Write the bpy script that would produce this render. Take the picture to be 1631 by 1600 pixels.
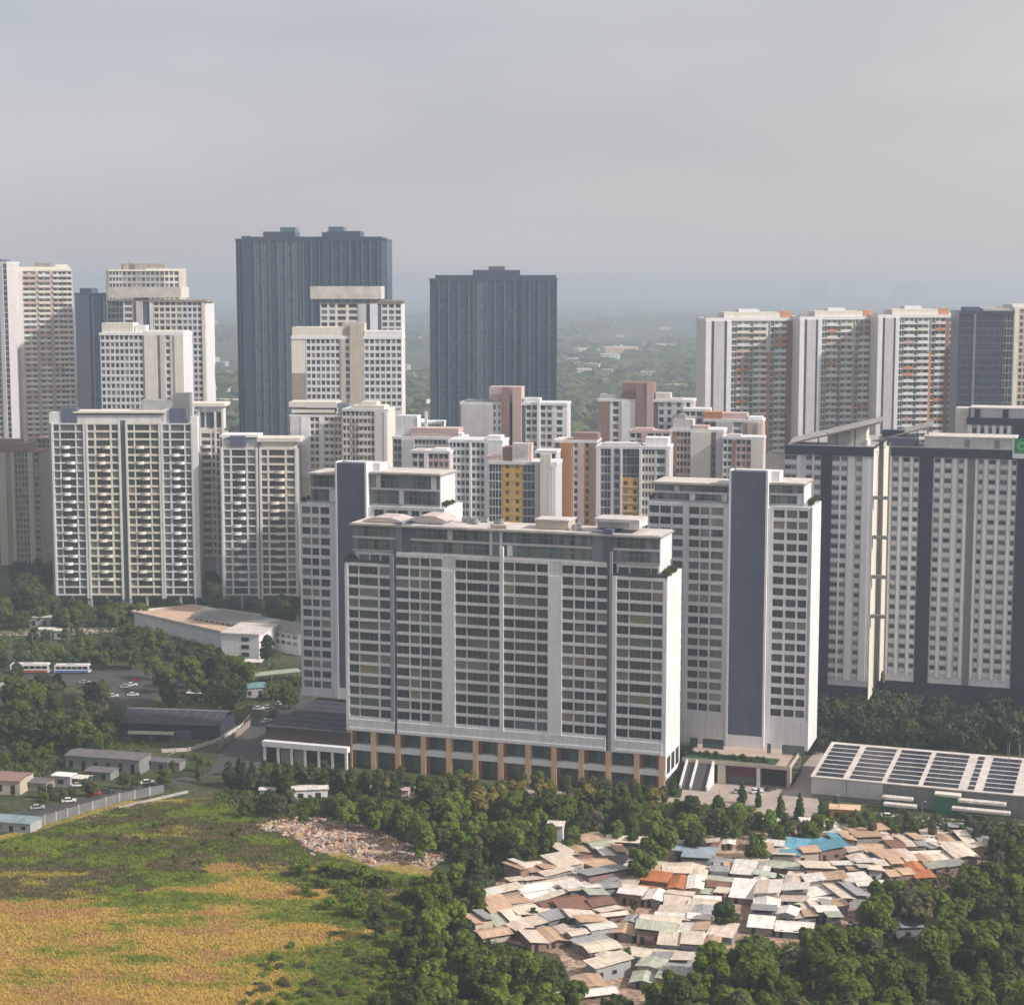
import bpy, math, random
from math import radians as RAD, sin, cos, tan, atan2, pi, sqrt
from mathutils import Vector, Matrix, noise

for o in list(bpy.data.objects):
    bpy.data.objects.remove(o, do_unlink=True)
scene = bpy.context.scene
COL = scene.collection

# ---------------------------------------------------------------- camera
F_PX, CX, CY, CAM_H = 2900.0, 815.5, 800.0, 160.0
PITCH = math.atan(350 / F_PX)
cam_data = bpy.data.cameras.new('camera')
cam_data.sensor_width = 36.0
cam_data.lens = F_PX / 1631.0 * 36.0
cam_data.clip_start = 1.0
cam_data.clip_end = 120000.0
cam = bpy.data.objects.new('camera', cam_data)
COL.objects.link(cam)
cam.location = (0, 0, CAM_H)
cam.rotation_euler = (pi / 2 - PITCH, 0, 0)
scene.camera = cam

# ---------------------------------------------------------------- world: hazy overcast sky
SUN_DIR = Vector((0.93, -0.35, 0.72)).normalized()
SUN_EL = math.asin(SUN_DIR.z)
SUN_AZ = atan2(SUN_DIR.x, SUN_DIR.y)
world = bpy.data.worlds.new('World')
scene.world = world
world.use_nodes = True
nt = world.node_tree
nt.nodes.clear()
def wn(t, **kw):
    n = nt.nodes.new(t)
    for k, v in kw.items(): setattr(n, k, v)
    return n
w_out = wn('ShaderNodeOutputWorld')
w_sky = wn('ShaderNodeTexSky', sky_type='NISHITA')
w_sky.sun_disc = False
w_sky.sun_elevation = SUN_EL
w_sky.sun_rotation = SUN_AZ
w_sky.dust_density = 4.0
w_b1 = wn('ShaderNodeBackground'); w_b1.inputs['Strength'].default_value = 0.10
nt.links.new(w_sky.outputs[0], w_b1.inputs['Color'])
w_tc = wn('ShaderNodeTexCoord')
w_map = wn('ShaderNodeMapping'); w_map.inputs['Scale'].default_value = (1.6, 1.6, 6.0)
nt.links.new(w_tc.outputs['Generated'], w_map.inputs['Vector'])
w_no = wn('ShaderNodeTexNoise'); w_no.inputs['Scale'].default_value = 1.5
w_no.inputs['Detail'].default_value = 3.5; w_no.inputs['Roughness'].default_value = 0.5
nt.links.new(w_map.outputs[0], w_no.inputs['Vector'])
w_ra = wn('ShaderNodeValToRGB')
w_ra.color_ramp.elements[0].position = 0.38; w_ra.color_ramp.elements[0].color = (0.345, 0.382, 0.440, 1)
w_ra.color_ramp.elements[1].position = 0.62; w_ra.color_ramp.elements[1].color = (0.490, 0.498, 0.525, 1)
nt.links.new(w_no.outputs['Fac'], w_ra.inputs['Fac'])
# the cloud deck glows warmer towards the veiled sun
w_dot = wn('ShaderNodeVectorMath', operation='DOT_PRODUCT')
w_dot.inputs[1].default_value = SUN_DIR
nt.links.new(w_tc.outputs['Generated'], w_dot.inputs[0])
w_mr = wn('ShaderNodeMapRange'); w_mr.inputs['From Min'].default_value = -0.40; w_mr.inputs['From Max'].default_value = 1.0
w_mr.inputs['To Min'].default_value = 0.0; w_mr.inputs['To Max'].default_value = 0.85
nt.links.new(w_dot.outputs['Value'], w_mr.inputs['Value'])
w_mix = wn('ShaderNodeMixRGB', blend_type='MIX')
w_mix.inputs['Color2'].default_value = (0.66, 0.56, 0.47, 1)
nt.links.new(w_mr.outputs[0], w_mix.inputs['Fac'])
# the deck is greyer overhead and rosier towards the horizon
w_sep = wn('ShaderNodeSeparateXYZ'); nt.links.new(w_tc.outputs['Generated'], w_sep.inputs[0])
w_el = wn('ShaderNodeMapRange'); w_el.inputs['From Min'].default_value = 0.0; w_el.inputs['From Max'].default_value = 0.16
w_el.inputs['To Min'].default_value = 0.7; w_el.inputs['To Max'].default_value = 0.0
nt.links.new(w_sep.outputs['Z'], w_el.inputs['Value'])
w_rose = wn('ShaderNodeMixRGB'); w_rose.inputs['Color2'].default_value = (0.530, 0.488, 0.500, 1)
nt.links.new(w_el.outputs[0], w_rose.inputs['Fac']); nt.links.new(w_ra.outputs[0], w_rose.inputs['Color1'])
nt.links.new(w_rose.outputs[0], w_mix.inputs['Color1'])
w_b2 = wn('ShaderNodeBackground'); w_b2.inputs['Strength'].default_value = 0.79
nt.links.new(w_mix.outputs[0], w_b2.inputs['Color'])
w_ms = wn('ShaderNodeMixShader'); w_ms.inputs['Fac'].default_value = 0.88
nt.links.new(w_b1.outputs[0], w_ms.inputs[1]); nt.links.new(w_b2.outputs[0], w_ms.inputs[2])
nt.links.new(w_ms.outputs[0], w_out.inputs['Surface'])

# ---------------------------------------------------------------- sun behind thin haze
sun_data = bpy.data.lights.new('sun', 'SUN')
sun_data.energy = 3.5
sun_data.angle = RAD(2.0)
sun_data.color = (1.0, 0.925, 0.83)
sun = bpy.data.objects.new('sun', sun_data)
COL.objects.link(sun)
sun.rotation_euler = SUN_DIR.to_track_quat('Z', 'Y').to_euler()

vs = scene.view_settings
vs.view_transform = 'Standard'; vs.look = 'None'; vs.gamma = 1.0
vs.use_curve_mapping = False
vs.exposure = 0.68
scene.cycles.volume_bounces = 1
scene.cycles.max_bounces = 6
scene.cycles.diffuse_bounces = 3

rng = random.Random(7)

# ---------------------------------------------------------------- picture <-> place
_ct, _st = cos(PITCH), sin(PITCH)
def ray(px, py):
    u = (px - CX) / F_PX; v = (CY - py) / F_PX
    return (u, _ct + v * _st, -_st + v * _ct)
def ground(px, py, z=0.0):
    r = ray(px, py); t = (z - CAM_H) / r[2]
    return Vector((r[0] * t, r[1] * t, z))
def at_y(px, py, y):
    r = ray(px, py); t = y / r[1]
    return Vector((r[0] * t, y, CAM_H + r[2] * t))
def to_px(p):
    x, y, z = p[0], p[1], p[2] - CAM_H
    d = y * _ct - z * _st
    return (CX + F_PX * x / d, CY - F_PX * (y * _st + z * _ct) / d)

# ---------------------------------------------------------------- materials
MATS = {}
def nodes_of(name):
    m = bpy.data.materials.new(name); m.use_nodes = True
    t = m.node_tree
    return m, t, t.nodes['Principled BSDF']
def lk(t, a, b): t.links.new(a, b)
def mat(name, col, rough=0.75, var=0.12, scale=0.25, streak=0.0, metallic=0.0, spec=0.3, grime=0.0, obj_var=0.0, island_var=0.0, waves=None):
    """Painted or mineral surface: base colour with patchy variation, optional weather streaks and grime blotches."""
    m, t, b = nodes_of(name)
    b.inputs['Roughness'].default_value = rough
    b.inputs['Metallic'].default_value = metallic
    b.inputs['Specular IOR Level'].default_value = spec
    g = t.nodes.new('ShaderNodeNewGeometry')
    n = t.nodes.new('ShaderNodeTexNoise'); n.inputs['Scale'].default_value = scale; n.inputs['Detail'].default_value = 6
    lk(t, g.outputs['Position'], n.inputs['Vector'])
    r = t.nodes.new('ShaderNodeMapRange')
    r.inputs['From Min'].default_value = 0.3; r.inputs['From Max'].default_value = 0.7
    r.inputs['To Min'].default_value = 1 - var; r.inputs['To Max'].default_value = 1 + var
    lk(t, n.outputs['Fac'], r.inputs['Value'])
    val = r.outputs[0]
    def mul(a, bsock):
        q = t.nodes.new('ShaderNodeMath'); q.operation = 'MULTIPLY'
        lk(t, a, q.inputs[0]); lk(t, bsock, q.inputs[1]); return q.outputs[0]
    def ranged(sock, lo, hi, a, bb):
        q = t.nodes.new('ShaderNodeMapRange')
        q.inputs['From Min'].default_value = lo; q.inputs['From Max'].default_value = hi
        q.inputs['To Min'].default_value = a; q.inputs['To Max'].default_value = bb
        lk(t, sock, q.inputs['Value']); return q.outputs[0]
    if streak:
        mp = t.nodes.new('ShaderNodeMapping'); mp.inputs['Scale'].default_value = (1.1, 1.1, 0.05)
        lk(t, g.outputs['Position'], mp.inputs['Vector'])
        n2 = t.nodes.new('ShaderNodeTexNoise'); n2.inputs['Scale'].default_value = 1.0; n2.inputs['Detail'].default_value = 4
        lk(t, mp.outputs[0], n2.inputs['Vector'])
        val = mul(val, ranged(n2.outputs['Fac'], 0.35, 0.62, 1 - streak, 1.0))
    if obj_var:
        oi = t.nodes.new('ShaderNodeObjectInfo')
        val = mul(val, ranged(oi.outputs['Random'], 0, 1, 1 - obj_var, 1 + obj_var))
    if island_var:
        val = mul(val, ranged(g.outputs['Random Per Island'], 0, 1, 1 - island_var, 1 + island_var))
    hv = t.nodes.new('ShaderNodeVectorMath'); hv.operation = 'SCALE'
    hv.inputs[0].default_value = col
    lk(t, val, hv.inputs['Scale'])
    csock = hv.outputs[0]
    if grime:
        n3 = t.nodes.new('ShaderNodeTexNoise'); n3.inputs['Scale'].default_value = 0.55; n3.inputs['Detail'].default_value = 8
        n3.inputs['Roughness'].default_value = 0.65
        lk(t, g.outputs['Position'], n3.inputs['Vector'])
        mx = t.nodes.new('ShaderNodeMixRGB')
        mx.inputs['Color2'].default_value = (0.16, 0.10, 0.065, 1)
        lk(t, ranged(n3.outputs['Fac'], 0.5, 0.72, 0.0, grime), mx.inputs['Fac'])
        lk(t, csock, mx.inputs['Color1']); csock = mx.outputs[0]
    if waves:      # sheet joints and rain lines running down the slope
        tcw = t.nodes.new('ShaderNodeTexCoord'); mpw = t.nodes.new('ShaderNodeMapping'); mpw.inputs['Scale'].default_value = (1.6, 0.12, 1.0)
        lk(t, tcw.outputs['Object'], mpw.inputs['Vector'])
        nw = t.nodes.new('ShaderNodeTexNoise'); nw.inputs['Scale'].default_value = 1.0; nw.inputs['Detail'].default_value = 4; lk(t, mpw.outputs[0], nw.inputs['Vector'])
        mw = t.nodes.new('ShaderNodeVectorMath'); mw.operation = 'SCALE'; lk(t, csock, mw.inputs[0]); lk(t, ranged(nw.outputs['Fac'], 0.35, 0.65, 0.78, 1.08), mw.inputs['Scale']); csock = mw.outputs[0]
    lk(t, csock, b.inputs['Base Color'])
    if waves:
        tc = t.nodes.new('ShaderNodeTexCoord')
        w = t.nodes.new('ShaderNodeTexWave'); w.bands_direction = 'X'; w.inputs['Scale'].default_value = waves
        lk(t, tc.outputs['Object'], w.inputs['Vector'])
        bp = t.nodes.new('ShaderNodeBump'); bp.inputs['Strength'].default_value = 0.5; bp.inputs['Distance'].default_value = 0.08
        lk(t, w.outputs['Fac'], bp.inputs['Height']); lk(t, bp.outputs[0], b.inputs['Normal'])
    MATS[name] = m
    return m
def glass(name, stops, rough=0.12, per='object', spec=0.5):
    """Window glass seen from outside: what stands behind it (dark rooms, blinds, curtains) differs from window to window."""
    m, t, b = nodes_of(name)
    b.inputs['Roughness'].default_value = rough
    b.inputs['Specular IOR Level'].default_value = spec
    if per == 'object':
        s = t.nodes.new('ShaderNodeObjectInfo').outputs['Random']
    else:
        s = t.nodes.new('ShaderNodeNewGeometry').outputs['Random Per Island']
    r = t.nodes.new('ShaderNodeValToRGB'); r.color_ramp.interpolation = 'CONSTANT'
    e = r.color_ramp.elements
    e[0].position = stops[0][0]; e[0].color = (*stops[0][1], 1)
    e[1].position = stops[1][0]; e[1].color = (*stops[1][1], 1)
    for p, c in stops[2:]:
        q = e.new(p); q.color = (*c, 1)
    lk(t, s, r.inputs['Fac']); lk(t, r.outputs[0], b.inputs['Base Color'])
    MATS[name] = m
    return m

mat('white_wall', (0.665, 0.675, 0.71), streak=0.16, var=0.05)
mat('cream_wall', (0.68, 0.645, 0.585), streak=0.10, var=0.06)
mat('pier_white', (0.73, 0.735, 0.765), streak=0.08, var=0.05)
mat('slate', (0.095, 0.110, 0.170), streak=0.12, var=0.08)
mat('slate_light', (0.20, 0.215, 0.26), streak=0.1, var=0.08)
mat('navy', (0.030, 0.036, 0.062), streak=0.1, var=0.1)
mat('grey_wall', (0.36, 0.37, 0.38), streak=0.15, var=0.1)
mat('midgrey_wall', (0.22, 0.225, 0.23), streak=0.1, var=0.1)
mat('lilac_wall', (0.54, 0.525, 0.56), streak=0.1, var=0.07)
mat('pink_wall', (0.52, 0.39, 0.375), streak=0.12, var=0.08)
mat('brown_wall', (0.26, 0.17, 0.15), streak=0.12, var=0.1)
mat('terracotta', (0.42, 0.20, 0.085), streak=0.1, var=0.1)
mat('ochre', (0.56, 0.33, 0.09), streak=0.1, var=0.1)
mat('orange_panel', (0.52, 0.25, 0.15), var=0.1)
mat('peach', (0.66, 0.46, 0.31), streak=0.12, var=0.08)
mat('rust_reveal', (0.21, 0.088, 0.042), var=0.15)
mat('beige_wall', (0.47, 0.42, 0.35), streak=0.1, var=0.07)
mat('taupe_wall', (0.30, 0.255, 0.23), streak=0.12, var=0.1)
mat('roof_grey', (0.33, 0.325, 0.32), var=0.2, grime=0.25)
mat('roof_pale', (0.55, 0.51, 0.49), var=0.15, grime=0.2)
mat('roof_dark', (0.045, 0.045, 0.055), var=0.25)
mat('frame_white', (0.62, 0.63, 0.64), rough=0.5, var=0.03)
mat('window_grey', (0.19, 0.195, 0.20), rough=0.4, var=0.05)
mat('frame_dark', (0.05, 0.055, 0.06), rough=0.4, var=0.05)
mat('steel', (0.35, 0.36, 0.37), rough=0.45, metallic=0.6, var=0.08)
mat('dark_tower', (0.036, 0.064, 0.108), rough=0.35, var=0.15, spec=0.5)
mat('dark_tower_light', (0.085, 0.135, 0.190), rough=0.3, var=0.15, spec=0.5)
mat('concrete', (0.36, 0.35, 0.335), var=0.18, grime=0.3)
mat('asphalt', (0.060, 0.058, 0.060), var=0.25, scale=0.1)
mat('pavement', (0.36, 0.30, 0.27), var=0.15, scale=0.2)
mat('deck_tile', (0.42, 0.33, 0.28), var=0.12)
mat('trunk', (0.10, 0.075, 0.055), var=0.3, scale=2)
mat('green_paint', (0.03, 0.16, 0.08), var=0.1)
mat('sign_green', (0.03, 0.26, 0.09), var=0.03)
mat('sign_mark', (0.22, 0.60, 0.25), var=0.02)
mat('solar', (0.020, 0.026, 0.048), rough=0.2, spec=0.5, var=0.2, obj_var=0.25)
mat('tyre', (0.02, 0.02, 0.02), var=0.1)
mat('maroon', (0.10, 0.02, 0.035), var=0.1)
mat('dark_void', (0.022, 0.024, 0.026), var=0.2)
DARK = (0.044, 0.052, 0.060); DARK2 = (0.075, 0.083, 0.090); GRN = (0.125, 0.145, 0.150)
W_STOPS = [(0, DARK), (0.30, DARK2), (0.46, (0.052, 0.050, 0.054)), (0.60, GRN), (0.73, (0.080, 0.074, 0.072)), (0.82, (0.18, 0.19, 0.19)), (0.92, (0.25, 0.215, 0.17)), (0.97, (0.04, 0.055, 0.09))]
glass('window_glass', W_STOPS)
glass('window_glass_far', W_STOPS, per='island')
glass('mixed_glass', [(0, (0.06, 0.064, 0.075)), (0.35, (0.14, 0.145, 0.155)), (0.6, (0.035, 0.038, 0.046)), (0.75, (0.21, 0.205, 0.21))])
glass('tower_glass_lit', [(0, (0.10, 0.150, 0.195)), (0.35, (0.125, 0.175, 0.22)), (0.8, (0.075, 0.12, 0.165))], per='island', rough=0.08)  # lit strips: bluish reflection put into a paler glass colour
glass('teal_glass', [(0, (0.032, 0.05, 0.058)), (0.4, (0.05, 0.075, 0.085)), (0.7, (0.026, 0.04, 0.06)), (0.85, (0.09, 0.12, 0.125))], per='island', rough=0.08)
glass('pale_glass', [(0, (0.12, 0.14, 0.145)), (0.3, (0.08, 0.09, 0.095)), (0.55, (0.17, 0.185, 0.18)), (0.8, (0.05, 0.055, 0.062))], per='object', rough=0.1)
glass('tower_glass', [(0, (0.034, 0.066, 0.118)), (0.45, (0.041, 0.075, 0.128)), (0.75, (0.050, 0.086, 0.142)), (0.93, (0.066, 0.105, 0.16))], per='island', rough=0.08)
glass('pale_green_glass', [(0, (0.13, 0.16, 0.15)), (0.4, (0.09, 0.12, 0.115)), (0.7, (0.20, 0.22, 0.20))], per='island', rough=0.1)
glass('dark_room', [(0, (0.030, 0.033, 0.036)), (0.4, (0.05, 0.05, 0.052)), (0.75, (0.036, 0.034, 0.034)), (0.92, (0.11, 0.10, 0.09))])
glass('car_glass', [(0, (0.015, 0.017, 0.02)), (0.5, (0.02, 0.022, 0.026))], rough=0.05)

# ---------------------------------------------------------------- mesh building
class MB:
    def __init__(s): s.v = []; s.f = []; s.m = []; s.names = []; s.idx = {}
    def mi(s, m):
        if m not in s.idx: s.idx[m] = len(s.names); s.names.append(m)
        return s.idx[m]
    def poly(s, pts, m):
        n = len(s.v); s.v.extend([tuple(p) for p in pts]); s.f.append(tuple(range(n, n + len(pts)))); s.m.append(s.mi(m))
    def hexa(s, p, m):          # 8 corners: bottom ring then top ring
        n = len(s.v); s.v.extend([tuple(q) for q in p]); k = s.mi(m)
        for f in ((3, 2, 1, 0), (4, 5, 6, 7), (0, 1, 5, 4), (1, 2, 6, 5), (2, 3, 7, 6), (3, 0, 4, 7)):
            s.f.append(tuple(n + i for i in f)); s.m.append(k)
    def box(s, x0, x1, y0, y1, z0, z1, m, fr=None):
        c = [(x0, y0), (x1, y0), (x1, y1), (x0, y1)]
        if fr:
            ox, oy, a = fr; ca, sa = cos(a), sin(a)
            c = [(ox + p * ca - q * sa, oy + p * sa + q * ca) for p, q in c]
        s.hexa([(p, q, z0) for p, q in c] + [(p, q, z1) for p, q in c], m)
    def prism(s, pts, z0, z1, m):       # polygon footprint pulled up
        n = len(pts); b = len(s.v); k = s.mi(m)
        s.v.extend([(p[0], p[1], z0) for p in pts]); s.v.extend([(p[0], p[1], z1) for p in pts])
        s.f.append(tuple(b + i for i in reversed(range(n)))); s.m.append(k)
        s.f.append(tuple(b + n + i for i in range(n))); s.m.append(k)
        for i in range(n):
            j = (i + 1) % n
            s.f.append((b + i, b + j, b + n + j, b + n + i)); s.m.append(k)
    def profile(s, pts, y0, y1, m):     # x-z outline pulled along y
        n = len(pts); b = len(s.v); k = s.mi(m)
        s.v.extend([(p[0], y0, p[1]) for p in pts]); s.v.extend([(p[0], y1, p[1]) for p in pts])
        s.f.append(tuple(b + i for i in range(n))); s.m.append(k)
        s.f.append(tuple(b + n + i for i in reversed(range(n)))); s.m.append(k)
        for i in range(n):
            j = (i + 1) % n
            s.f.append((b + i, b + n + i, b + n + j, b + j)); s.m.append(k)
    def tube(s, p0, p1, r0, r1, m, n=6):
        p0 = Vector(p0); p1 = Vector(p1); d = (p1 - p0).normalized()
        a = d.orthogonal().normalized(); c = d.cross(a); b = len(s.v); k = s.mi(m)
        for p, r in ((p0, r0), (p1, r1)):
            for i in range(n):
                t = 2 * pi * i / n; s.v.append(tuple(p + (a * cos(t) + c * sin(t)) * r))
        for i in range(n):
            j = (i + 1) % n
            s.f.append((b + i, b + j, b + n + j, b + n + i)); s.m.append(k)
        s.f.append(tuple(b + i for i in reversed(range(n)))); s.m.append(k)
        s.f.append(tuple(b + n + i for i in range(n))); s.m.append(k)
    def mesh(s, name):
        me = bpy.data.meshes.new(name)
        me.from_pydata(s.v, [], s.f)
        for n in s.names: me.materials.append(MATS[n])
        if len(s.names) > 1: me.polygons.foreach_set('material_index', s.m)
        me.update()
        return me

def link(name, data, parent=None, loc=(0, 0, 0), rz=0.0, scale=None):
    o = bpy.data.objects.new(name, data); COL.objects.link(o)
    o.location = loc; o.rotation_euler = (0, 0, rz)
    if scale is not None: o.scale = scale
    if parent is not None: o.parent = parent
    return o
def tag(o, label=None, cat=None, group=None, kind=None):
    if label: o['label'] = label
    if cat: o['category'] = cat
    if group: o['group'] = group
    if kind: o['kind'] = kind
    return o
def thing(name, label, cat, loc=(0, 0, 0), rz=0.0, group=None, data=None):
    return tag(link(name, data, None, loc, rz), label, cat, group)
def part(name, mb, parent, loc=(0, 0, 0), rz=0.0, kind=None, label=None):
    o = link(name, mb.mesh(name) if isinstance(mb, MB) else mb, parent, loc, rz)
    return tag(o, label, None, None, kind)
def copy_tree(root, loc, rz=0.0, scale=None):
    r = root.copy(); COL.objects.link(r); r.location = loc; r.rotation_euler = (0, 0, rz)
    if scale is not None: r.scale = scale
    for ch in list(root.children):
        c = ch.copy(); COL.objects.link(c); c.parent = r
        for g in list(ch.children):
            d = g.copy(); COL.objects.link(d); d.parent = c
    return r
def inside(pt, poly):
    x, y = pt[0], pt[1]; r = False; j = len(poly) - 1
    for i in range(len(poly)):
        a, b = poly[i], poly[j]
        if (a[1] > y) != (b[1] > y) and x < (b[0] - a[0]) * (y - a[1]) / (b[1] - a[1]) + a[0]: r = not r
        j = i
    return r
DEFER = []      # things whose labels still need telling apart
def label_later(o, base, cat, group): DEFER.append((o, base)); tag(o, base, cat, group)
# ================================================================ buildings
FRONT = 'front'
class Bld:
    """A building with its own frame: x along the front to the right, y into the building, z up."""
    def __init__(s, name, label, cat, pl, pr, pyr, Y, phi, D, at_right=False, group=None):
        s.phi = RAD(phi)
        ex = Vector((cos(s.phi), -sin(s.phi)))
        ref = at_y(pr if at_right else pl, pyr, Y)
        s.ex = ex; s.ey = Vector((sin(s.phi), cos(s.phi)))
        s.O = Vector((ref.x, ref.y))
        if at_right:
            s.L = 0.0
            s.L = -s.sx(pl, pyr); s.O = s.O - ex * s.L
        else:
            s.L = s.sx(pr, pyr)
        s.D = D
        s.root = thing(name, label, cat, (s.O.x, s.O.y, 0), -s.phi, group)
        s.wall = MB(); s.far = MB(); s.nwin = 0; s.cache = {}
    def hit(s, px, py, d=0.0):
        r = ray(px, py); o = s.O + s.ey * d
        # (r0,r1)*t = o + ex*k
        det = r[0] * -s.ex.y + r[1] * s.ex.x
        t = (o.x * -s.ex.y + o.y * s.ex.x) / det
        k = (Vector((r[0] * t, r[1] * t)) - o).dot(s.ex)
        return k, CAM_H + r[2] * t
    def sx(s, px, py, d=0.0): return s.hit(px, py, d)[0]
    def z(s, px, py, d=0.0): return s.hit(px, py, d)[1]
    def depth_for(s, px, py):
        """how far back along the right-hand end (x = L) the picture column px falls"""
        r = ray(px, py); o = s.O + s.ex * s.L
        det = r[0] * -s.ey.y + r[1] * s.ey.x
        t = (o.x * -s.ey.y + o.y * s.ey.x) / det
        return (Vector((r[0] * t, r[1] * t)) - o).dot(s.ey)
    def frame(s, side):
        if side == 'right': return (s.L, 0.0, pi / 2)
        if side == 'left': return (0.0, s.D, -pi / 2)
        return (0.0, 0.0, 0.0)
    def window(s, fr, s0, s1, z0, z1, d, gl='window_glass', parts=True, mull=None, framem='window_grey'):
        w, h = s1 - s0, z1 - z0
        if parts and s.nwin < 300:
            s.nwin += 1
            key = (round(w, 1), round(h, 1), gl, mull, framem)
            if key not in s.cache:
                b = MB(); n = mull if mull is not None else max(0, int(round(w / 1.7)) - 1)
                b.box(0, w, 0.06, 0.12, 0, h, gl)
                t = 0.07
                b.box(0, w, 0, 0.06, 0, t, framem); b.box(0, w, 0, 0.06, h - t, h, framem)
                b.box(0, t, 0.005, 0.06, t, h - t, framem); b.box(w - t, w, 0.005, 0.06, t, h - t, framem)
                for i in range(n):
                    x = w * (i + 1) / (n + 1); b.box(x - 0.04, x + 0.04, 0.01, 0.06, t, h - t, framem)
                s.cache[key] = b.mesh('window')
            ox, oy, a = fr
            part('window', s.cache[key], s.root, (ox + s0 * cos(a) - d * sin(a), oy + s0 * sin(a) + d * cos(a), z0), a)
        else:
            g = {'window_glass': 'window_glass_far', 'pale_glass': 'window_glass_far', 'mixed_glass': 'window_glass_far'}.get(gl, gl)
            n = mull if mull is not None else max(0, int(round(w / 2.2)) - 1)
            for i in range(n + 1):
                s.far.box(s0 + w * i / (n + 1) + (0.04 if i else 0), s0 + w * (i + 1) / (n + 1) - 0.04, d, d + 0.08, z0, z1, g, fr)
    def bay(s, side, s0, s1, wins, z0, n, fh, band='white_wall', sp=0.36, inset=0.5, parts=True, post=None, gl='window_glass', proud=0.0, rail=None, framem='window_grey', top=True, mull=None):
        """n storeys of windows between floor bands that stand proud of the glass"""
        fr = s.frame(side); post = post or band
        for i in range(n + (1 if top else 0)):
            zz = z0 + i * fh
            s.wall.box(s0, s1, -proud, inset, zz - 0.02, zz + sp * fh, band, fr)
        edges = [s0] + [q for w in wins for q in (w[0], w[1])] + [s1]
        for i in range(0, len(edges), 2):
            if edges[i + 1] - edges[i] > 0.12:
                s.wall.box(edges[i] + 0.004, edges[i + 1] - 0.004, 0.06 - proud, inset + 0.01, z0, z0 + n * fh, post, fr)
        for i in range(n):
            zz = z0 + i * fh
            for w in wins:
                g = w[2] if len(w) > 2 and w[2] else gl
                deep = 0.34
                s.window(fr, w[0], w[1], zz + sp * fh, zz + fh, deep, g, parts, mull, framem)
                if rail:
                    s.wall.box(w[0] + 0.05, w[1] - 0.05, 0.08, 0.12, zz + sp * fh, zz + sp * fh + 0.5, rail, fr)
    def pier(s, side, s0, s1, z0, z1, m, proud=0.0, inset=0.5):
        s.wall.box(s0, s1, -proud, inset + 0.02, z0, z1, m, s.frame(side))
    def core(s, z0, z1, m, inset=0.5, x0=0.0, x1=None, y1=None):
        x1 = s.L if x1 is None else x1
        s.wall.box(x0 + 0.01, x1 - 0.01, inset, (s.D if y1 is None else y1), z0, z1, m)
    def done(s, wall_name='wall'):
        if s.wall.f: part(wall_name, s.wall, s.root)
        if s.far.f: part('window', s.far, s.root, kind='stuff')
    def box_part(s, name, x0, x1, y0, y1, z0, z1, m, label=None):
        b = MB(); b.box(x0, x1, y0, y1, z0, z1, m); return part(name, b, s.root, label=label)
    def roof(s, x0, x1, y0, y1, z, m='roof_grey', over=0.0, par=1.1, parm='white_wall', thick=0.35):
        b = MB(); b.box(x0 - over, x1 + over, y0 - over, y1 + over, z + 0.003, z + thick, m)
        part('roof', b, s.root)
        if par:
            b = MB(); t = 0.25; X0, X1, Y0, Y1 = x0 - over, x1 + over, y0 - over, y1 + over
            b.box(X0, X1, Y0, Y0 + t, z + thick, z + thick + par, parm); b.box(X0, X1, Y1 - t, Y1, z + thick, z + thick + par, parm)
            b.box(X0, X0 + t, Y0 + t, Y1 - t, z + thick, z + thick + par, parm); b.box(X1 - t, X1, Y0 + t, Y1 - t, z + thick, z + thick + par, parm)
            part('parapet', b, s.root)
    def clutter(s, x0, x1, y0, y1, z, n, seed=1):
        q = random.Random(seed)
        for i in range(n):
            x = q.uniform(x0, x1 - 2.5); y = q.uniform(y0, y1 - 2)
            if q.random() < 0.4:
                b = MB(); b.tube((0, 0, 0), (0, 0, 1.7), 0.8, 0.8, 'steel', 10); part('water_tank', b, s.root, (x, y, z))
            else:
                w, d, h = q.uniform(1.2, 2.6), q.uniform(1, 2), q.uniform(0.8, 1.6)
                b = MB(); b.box(0, w, 0, d, 0, h, 'grey_wall'); b.box(0.2, w - 0.2, 0.2, d - 0.2, h, h + 0.12, 'frame_dark'); part('air_handler', b, s.root, (x, y, z))

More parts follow.
